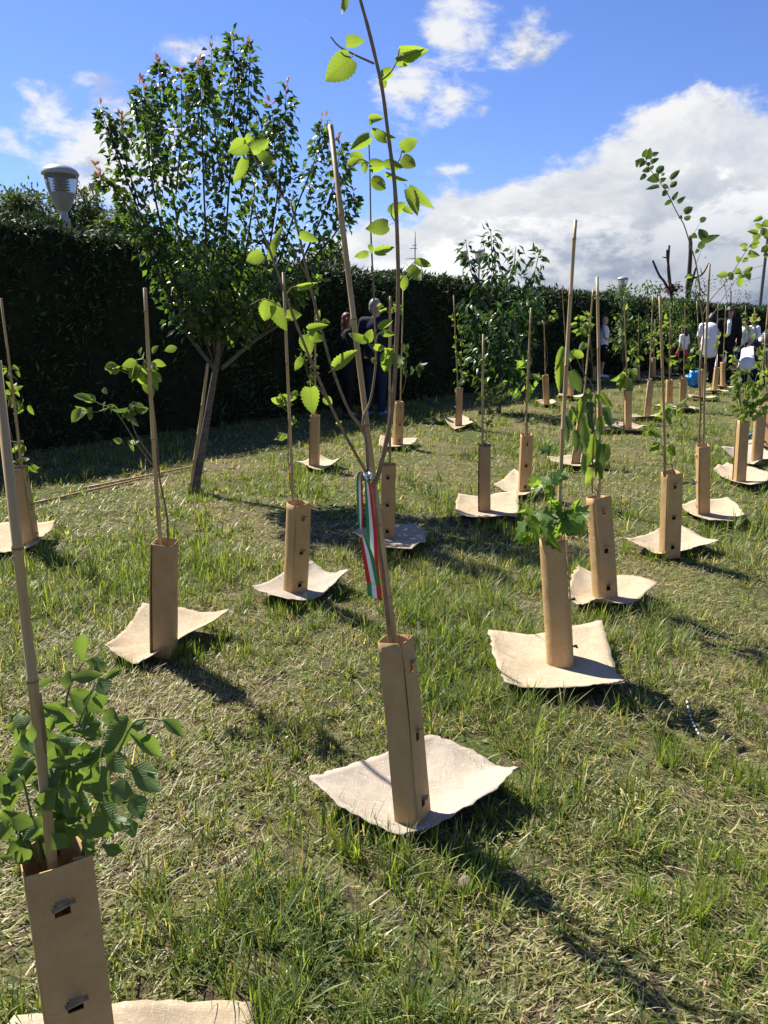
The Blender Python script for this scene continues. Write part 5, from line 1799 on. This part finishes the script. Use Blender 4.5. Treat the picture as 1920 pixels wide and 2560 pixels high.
# ------------------------------------------------------------------ odds and ends on the grass
def odds():
    # two loose canes along the shade line
    for k, (a, b) in enumerate((((70, 1088), (300, 1035)), ((180, 1055), (440, 1003)))):
        p, q = gp(*a, .02), gp(*b, .02)
        cane(p, q, ('pale bamboo cane lying on the grass in the hedge shadow, clear of the plum trunk', 'pale bamboo cane lying flat on the grass towards the plum trunk')[k], None, .012)
    # crumpled blue bag
    c = gp(1497, 836, 0)
    bm = bmesh.new()
    bmesh.ops.create_icosphere(bm, subdivisions=4, radius=1)
    for v in bm.verts:
        n = v.co.normalized()
        k = 1 + .16 * math.sin(n.x * 7 + n.z * 5) + .12 * math.sin(n.y * 11 - n.z * 8) + .07 * math.sin(n.x * 19 + n.y * 17)
        v.co = Vector((n.x * .17 * k, n.y * .13 * k, max(n.z * .2 * k + .17, 0)))
    me = bpy.data.meshes.new('plastic_bag')
    bm.to_mesh(me)
    bm.free()
    me.polygons.foreach_set('use_smooth', [True] * len(me.polygons))
    o = link('plastic_bag', me, None, 'blue_plastic')
    o.location = c
    tag(o, 'crumpled bright blue plastic bag lying on the grass beside the white-shirted standing person', 'bag')
    # blue gloves / covers by the kneeling people
    for k, (x, y, lab) in enumerate(((1624, 945, 'scrap of blue plastic on the grass by the row-end round shelter'), (1592, 826, 'scrap of blue plastic lying by the kneeling boy'))):
        c = gp(x, y, .0)
        V, Fc = [], []
        n = 9
        for j in range(n):
            for i in range(n):
                u, v = i / (n - 1) - .5, j / (n - 1) - .5
                V.append((u * .22 * (1 if k < 2 else .3), v * .14 * (1 if k < 2 else .4), .03 + .035 * math.sin(u * 9 + k) * math.cos(v * 8) + .012 * R.random()))
        for j in range(n - 1):
            for i in range(n - 1):
                a = j * n + i
                Fc.append((a, a + 1, a + n + 1, a + n))
        o = link('plastic_scrap', mesh('plastic_scrap', V, Fc), None, 'blue_plastic')
        o.location = c
        tag(o, lab, 'litter')
    # round clod under the mat's front edge
    c = gp(1006, 1920, 0)
    bm = bmesh.new()
    bmesh.ops.create_icosphere(bm, subdivisions=3, radius=.022)
    for v in bm.verts:
        n = v.co.normalized()
        v.co *= 1 + .06 * math.sin(n.x * 9 + n.y * 7) + .05 * math.sin(n.z * 13)
    me = bpy.data.meshes.new('stone')
    bm.to_mesh(me)
    bm.free()
    me.polygons.foreach_set('use_smooth', [True] * len(me.polygons))
    o = link('stone', me, None, 'stone')
    o.location = c + Vector((0, 0, .016))
    tag(o, 'round brown clod in the grass before the pale mulch mat', 'stone')
    # striped cord
    pts = [gp(x, y, .02) for x, y in ((1484, 1515), (1490, 1545), (1500, 1568), (1512, 1590))]
    path = smooth_path(pts, 6)
    V, Fc = tube_data([p - path[0] for p in path], [.0036] * len(path), 6)
    mi = []
    for i in range(len(path) - 1):
        mi += [i % 2] * 6
    mi += [0, 0]
    o = link('striped_cord', mesh('striped_cord', V, Fc, mats=['tape_white', 'tape_black'], mi=mi))
    o.location = path[0]
    tag(o, 'short black and white striped cord lying in the grass', 'cord')
    # bare soil mounds at mat edges
    for k, (x, y, r_, lab) in enumerate(((1285, 1518, .08, 'small heap of bare dark soil at the edge of the field maple mat'), (1003, 1125, .12, 'low heap of dark soil along the mat of the feathery sapling'))):
        c = gp(x, y, 0)
        V, Fc = [(0, 0, .028)], []
        rings, sg = 7, 22
        for j in range(1, rings + 1):
            f = j / rings
            for i in range(sg):
                a = 6.283 * i / sg
                rr = r_ * f * (1 + .22 * math.sin(a * 3 + k) + .12 * math.sin(a * 7 + 2 * k))
                V.append((rr * math.cos(a) * 1.5, rr * math.sin(a), (1 - f * f) * .024 + R.uniform(-.006, .007) + .006 - (.014 if j == rings else 0)))
        for i in range(sg):
            Fc.append((0, 1 + i, 1 + (i + 1) % sg))
        for j in range(rings - 1):
            for i in range(sg):
                a, b = 1 + j * sg + i, 1 + j * sg + (i + 1) % sg
                Fc.append((a, a + sg, b + sg, b))
        o = link('soil_heap', mesh('soil_heap', V, Fc), None, 'soil')
        o.location = c
        tag(o, lab, 'soil')


odds()


# ------------------------------------------------------------------ grass
def inside_mats(x, y, grow=0.0):
    hit = np.zeros(len(x), bool)
    for q in MATQ:
        q = np.array(q)
        c = q.mean(0)
        q = c + (q - c) * (1 + grow)
        near = (np.abs(x - c[0]) < .6) & (np.abs(y - c[1]) < .6)
        if not near.any():
            continue
        xi, yi = x[near], y[near]
        sgn = None
        ok_p = np.ones(len(xi), bool)
        ok_n = np.ones(len(xi), bool)
        for k in range(4):
            a, b = q[k], q[(k + 1) % 4]
            cr = (b[0] - a[0]) * (yi - a[1]) - (b[1] - a[1]) * (xi - a[0])
            ok_p &= cr > 0
            ok_n &= cr < 0
        h = hit[near]
        h |= ok_p | ok_n
        hit[near] = h
    return hit


def patch(x, y):
    """slow variation: above 0 fresh, below 0 dry"""
    return (np.sin(1.9 * x + .7 * y + 1.3) * np.sin(1.3 * y - .8 * x + .4) + .6 * np.sin(4.3 * x - 2.1 * y) * np.sin(3.7 * y + 1.1 * x + 2) + .35 * np.sin(9.7 * x + 3 * y) * np.sin(8.3 * y - 4 * x))


def bare(x, y):
    """scuffed spots where the soil shows"""
    return (np.sin(6.3 * x + 2.2 * np.sin(3.1 * y)) * np.sin(5.7 * y + 1.9 * np.sin(4.2 * x) + 1.0) + .4 * np.sin(17 * x + 3) * np.sin(15 * y)) > .82


def scatter(n, lo, hi, power):
    """points over the visible wedge of lawn, thinning with distance"""
    # sample depth with density ~ (width) * d^-power
    d = np.linspace(lo, hi, 4000)
    pdf = (1.3 * d + 1.0) * np.minimum(1, (2.0 / d)) ** power
    cdf = np.cumsum(pdf)
    cdf /= cdf[-1]
    y = np.interp(NR.random(n), cdf, d)
    x = (NR.random(n) - .5) * (1.3 * y + 1.0)
    return x, y


def blades(name, x, y, L, W, az, lean, bend, cols, z0, segs, label, cat):
    n = len(x)
    dx, dy = np.cos(az), np.sin(az)
    sx, sy = -dy, dx
    lev = segs + 1
    V = np.zeros((n, 2 * segs + 1, 3), np.float32)
    px, py, pz = x.copy(), y.copy(), z0.copy()
    ang = lean.copy()
    for k in range(lev):
        f = k / segs
        if k < segs:
            w = W * .5 * (1 - .55 * f)
            V[:, 2 * k, 0] = px - sx * w
            V[:, 2 * k, 1] = py - sy * w
            V[:, 2 * k, 2] = pz
            V[:, 2 * k + 1, 0] = px + sx * w
            V[:, 2 * k + 1, 1] = py + sy * w
            V[:, 2 * k + 1, 2] = pz
            st = L / segs
            px = px + dx * np.sin(ang) * st
            py = py + dy * np.sin(ang) * st
            pz = np.maximum(pz + np.cos(ang) * st, .004)
            ang = ang + bend / segs
        else:
            V[:, 2 * segs, 0] = px
            V[:, 2 * segs, 1] = py
            V[:, 2 * segs, 2] = pz
    tri = []
    for k in range(segs - 1):
        a = 2 * k
        tri += [[a, a + 1, a + 3], [a, a + 3, a + 2]]
    a = 2 * (segs - 1)
    tri.append([a, a + 1, a + 2])
    tri = np.array(tri)
    Fc = ((np.arange(n) * (2 * segs + 1))[:, None, None] + tri[None]).reshape(-1, 3)
    o = bulk(name, V.reshape(-1, 3), Fc, np.repeat(cols, 2 * segs + 1, 0), 'grass_blade', None, 'stuff')
    return tag(o, label, cat)


def grass():
    fresh1, fresh2 = (.055, .095, .018), (.235, .285, .055)
    blue1, blue2 = (.07, .12, .045), (.14, .20, .085)
    dry1, dry2 = (.30, .24, .12), (.54, .46, .27)
    # standing blades, gathered in tussocks
    def stand(n, lo, hi, power, segs, wk, name, lab):
        ncl = n // 14
        cx, cy = scatter(ncl, lo, hi, power)
        pt = patch(cx, cy)
        keep = NR.random(ncl) < np.clip(.66 + .55 * pt, .08, 1) * np.where(bare(cx, cy), .12, 1)
        cx, cy, pt = cx[keep], cy[keep], pt[keep]
        ncl = len(cx)
        cnt = NR.integers(5, 25, ncl)
        idx = np.repeat(np.arange(ncl), cnt)
        N = len(idx)
        tall = np.clip(NR.lognormal(-.16, .6, ncl), .3, 2.5)[idx]
        rad_ = np.abs(NR.normal(size=N)) * .017 * wk
        a = NR.random(N) * 6.283
        x, y = cx[idx] + np.cos(a) * rad_, cy[idx] + np.sin(a) * rad_
        out = inside_mats(x, y, .02)
        p = pt[idx]
        L = (.054 + .030 * np.clip(p, -1, 1.4)) * tall * NR.uniform(.3, 1.5, N)
        L = np.clip(L, .012, .16)
        W = NR.uniform(.0024, .0062, N) * wk
        lean = np.abs(NR.normal(size=N)) * .55
        bend = NR.uniform(.1, 1.3, N)
        f = NR.random(N)
        cols = tone(N, fresh1, fresh2, .18)
        m = f < .22
        cols[m] = tone(int(m.sum()), blue1, blue2, .18)
        m = (f > .82 + .16 * np.clip(p, -1, 1))
        cols[m] = tone(int(m.sum()), dry1, dry2, .18)
        k = ~out
        blades(name, x[k], y[k], L[k], W[k], a[k] + NR.normal(size=k.sum()) * .5, lean[k], bend[k], cols[k], (gz(x, y) - .004)[k], segs, lab, 'grass')
    stand(190000, .75, 5.0, .55, 3, 1.0, 'grass', 'short fresh green grass standing in tufts on the near lawn')
    stand(150000, 4.6, 14.0, 1.3, 2, 1.9, 'grass', 'short grass on the lawn between the young trees')
    stand(110000, 13.0, 46.0, 1.6, 1, 4.5, 'grass', 'grass of the far lawn before the hedge')
    # cut stems and hay lying flat
    def lying(n, lo, hi, power, lk, wk, lab):
        x, y = scatter(n, lo, hi, power)
        p = patch(x, y)
        keep = (NR.random(n) < np.clip(.52 - .38 * p, .12, 1) * np.where(bare(x, y), .3, 1)) & ~inside_mats(x, y, -.02)
        x, y, p = x[keep], y[keep], p[keep]
        N = len(x)
        az = NR.normal(size=N) * .8 + 1.2 * np.sin(x * 2.1 + y * 1.3) + np.where(NR.random(N) < .5, 3.14, 0)
        L = NR.uniform(.01, .055, N) * lk * np.where(NR.random(N) < .05, 2.2, 1)
        W = NR.uniform(.0014, .0058, N) * wk
        lean = NR.uniform(1.0, 1.6, N)
        bend = NR.normal(size=N) * .35
        f = NR.random(N)
        cols = tone(N, (.17, .13, .065), (.48, .40, .23), .28)
        m = f < .5
        cols[m] = tone(int(m.sum()), (.18, .20, .06), (.36, .37, .15), .18)
        m = f > .9
        cols[m] = tone(int(m.sum()), (.09, .06, .035), (.16, .11, .06), .18)
        z = gz(x, y) + NR.random(N) ** 2 * .022 + .003
        blades('mown_hay', x, y, L, W, az, lean, bend, cols, z, 2, lab, 'hay')
    lying(150000, .75, 5.2, .6, 1.0, 1.0, 'dry mown stems and clippings lying flat on the near lawn')
    lying(95000, 4.8, 15.0, 1.3, 1.7, 1.9, 'dry mown clippings lying on the lawn between the young trees')
    # taller unmown tufts hard against mats and stems, where the mower missed
    cx, cy = [], []
    for q in MATQ:
        q = np.array(q)
        c = q.mean(0)
        if c[1] > 16:
            continue
        for k in range(4):
            a, b = q[k], q[(k + 1) % 4]
            for _ in range(5):
                f = R.random()
                p = a + (b - a) * f
                p = c + (p - c) * R.uniform(1.02, 1.2)
                cx.append(p[0])
                cy.append(p[1])
    for bx_, by_, n in ((420, 1070, 14), (960, 1930, 10), (1030, 1860, 8), (760, 1830, 8), (350, 1425, 8), (640, 1790, 8), (1480, 1640, 14), (1600, 1700, 14), (1580, 1900, 16), (1450, 1980, 10), (1500, 1990, 10), (980, 1470, 6), (770, 1740, 6), (1250, 1240, 8), (600, 1340, 8), (250, 1250, 6), (930, 1230, 6), (470, 1420, 8), (900, 2150, 6), (1620, 2080, 14)):
        p = gp(bx_, by_)
        for _ in range(n):
            cx.append(p.x + R.gauss(0, .05 + .012 * p.y))
            cy.append(p.y + R.gauss(0, .05 + .012 * p.y))
    cx, cy = np.array(cx), np.array(cy)
    cnt = NR.integers(8, 20, len(cx))
    idx = np.repeat(np.arange(len(cx)), cnt)
    N = len(idx)
    a = NR.random(N) * 6.283
    rr_ = np.abs(NR.normal(size=N)) * .018
    x, y = cx[idx] + np.cos(a) * rr_, cy[idx] + np.sin(a) * rr_
    k = ~inside_mats(x, y, .0)
    far = 1 + np.clip(cy[idx] - 4, 0, 10) * .12
    L = NR.uniform(.04, .115, N)
    W = NR.uniform(.0026, .005, N) * far
    blades('grass', x[k], y[k], L[k], W[k], a[k], (np.abs(NR.normal(size=N)) * .28)[k], NR.uniform(0, 1.0, N)[k], tone(N, (.09, .15, .022), (.19, .25, .045), .15)[k], np.full(int(k.sum()), -.004), 3, 'longer uncut grass standing along the edges of the mulch mats', 'grass')
    # a fan of thick pale cut stubs
    ctr = gp(1590, 1900)
    P = []
    n = 0
    root = empty('cut_tussock', ctr, 'clump of thick pale yellow cut stalks in the grass', 'plant')
    c2 = gp(1370, 1745)
    root.location = c2
    for q in range(46):
        a = R.uniform(0, 6.283)
        r0 = abs(R.gauss(0, .05))
        p = Vector((math.cos(a) * r0 * 1.3, math.sin(a) * r0, 0))
        d = Vector((math.cos(a) * R.uniform(.3, 1.2), math.sin(a) * R.uniform(.3, 1.2), R.uniform(.25, 1.0))).normalized() * R.uniform(.025, .06)
        V, Fc = tube_data([p, p + d], [.0036, .003], 5)
        link('stalk', mesh('stalk', V, Fc), root, 'cut_straw')
    # broad green leaves of weeds
    xs, ys = scatter(2600, .8, 9, .7)
    k = ~inside_mats(xs, ys, .05)
    xs, ys = xs[k], ys[k]
    N = len(xs)
    pos = np.stack([xs, ys, gz(xs, ys) + .012], 1)
    dirs = NR.normal(size=(N, 3)) * np.array([1, 1, .25]) + np.array([0, 0, .12])
    o = leaf_cloud('weed_leaves', pos, dirs, NR.uniform(.018, .042, N), NR.uniform(.010, .02, N), tone(N, (.06, .10, .035), (.12, .17, .06), .15), None, 'soft_foliage', .2, .2, 'stuff')
    tag(o, 'small broad weed leaves scattered low in the lawn', 'weeds')


grass()
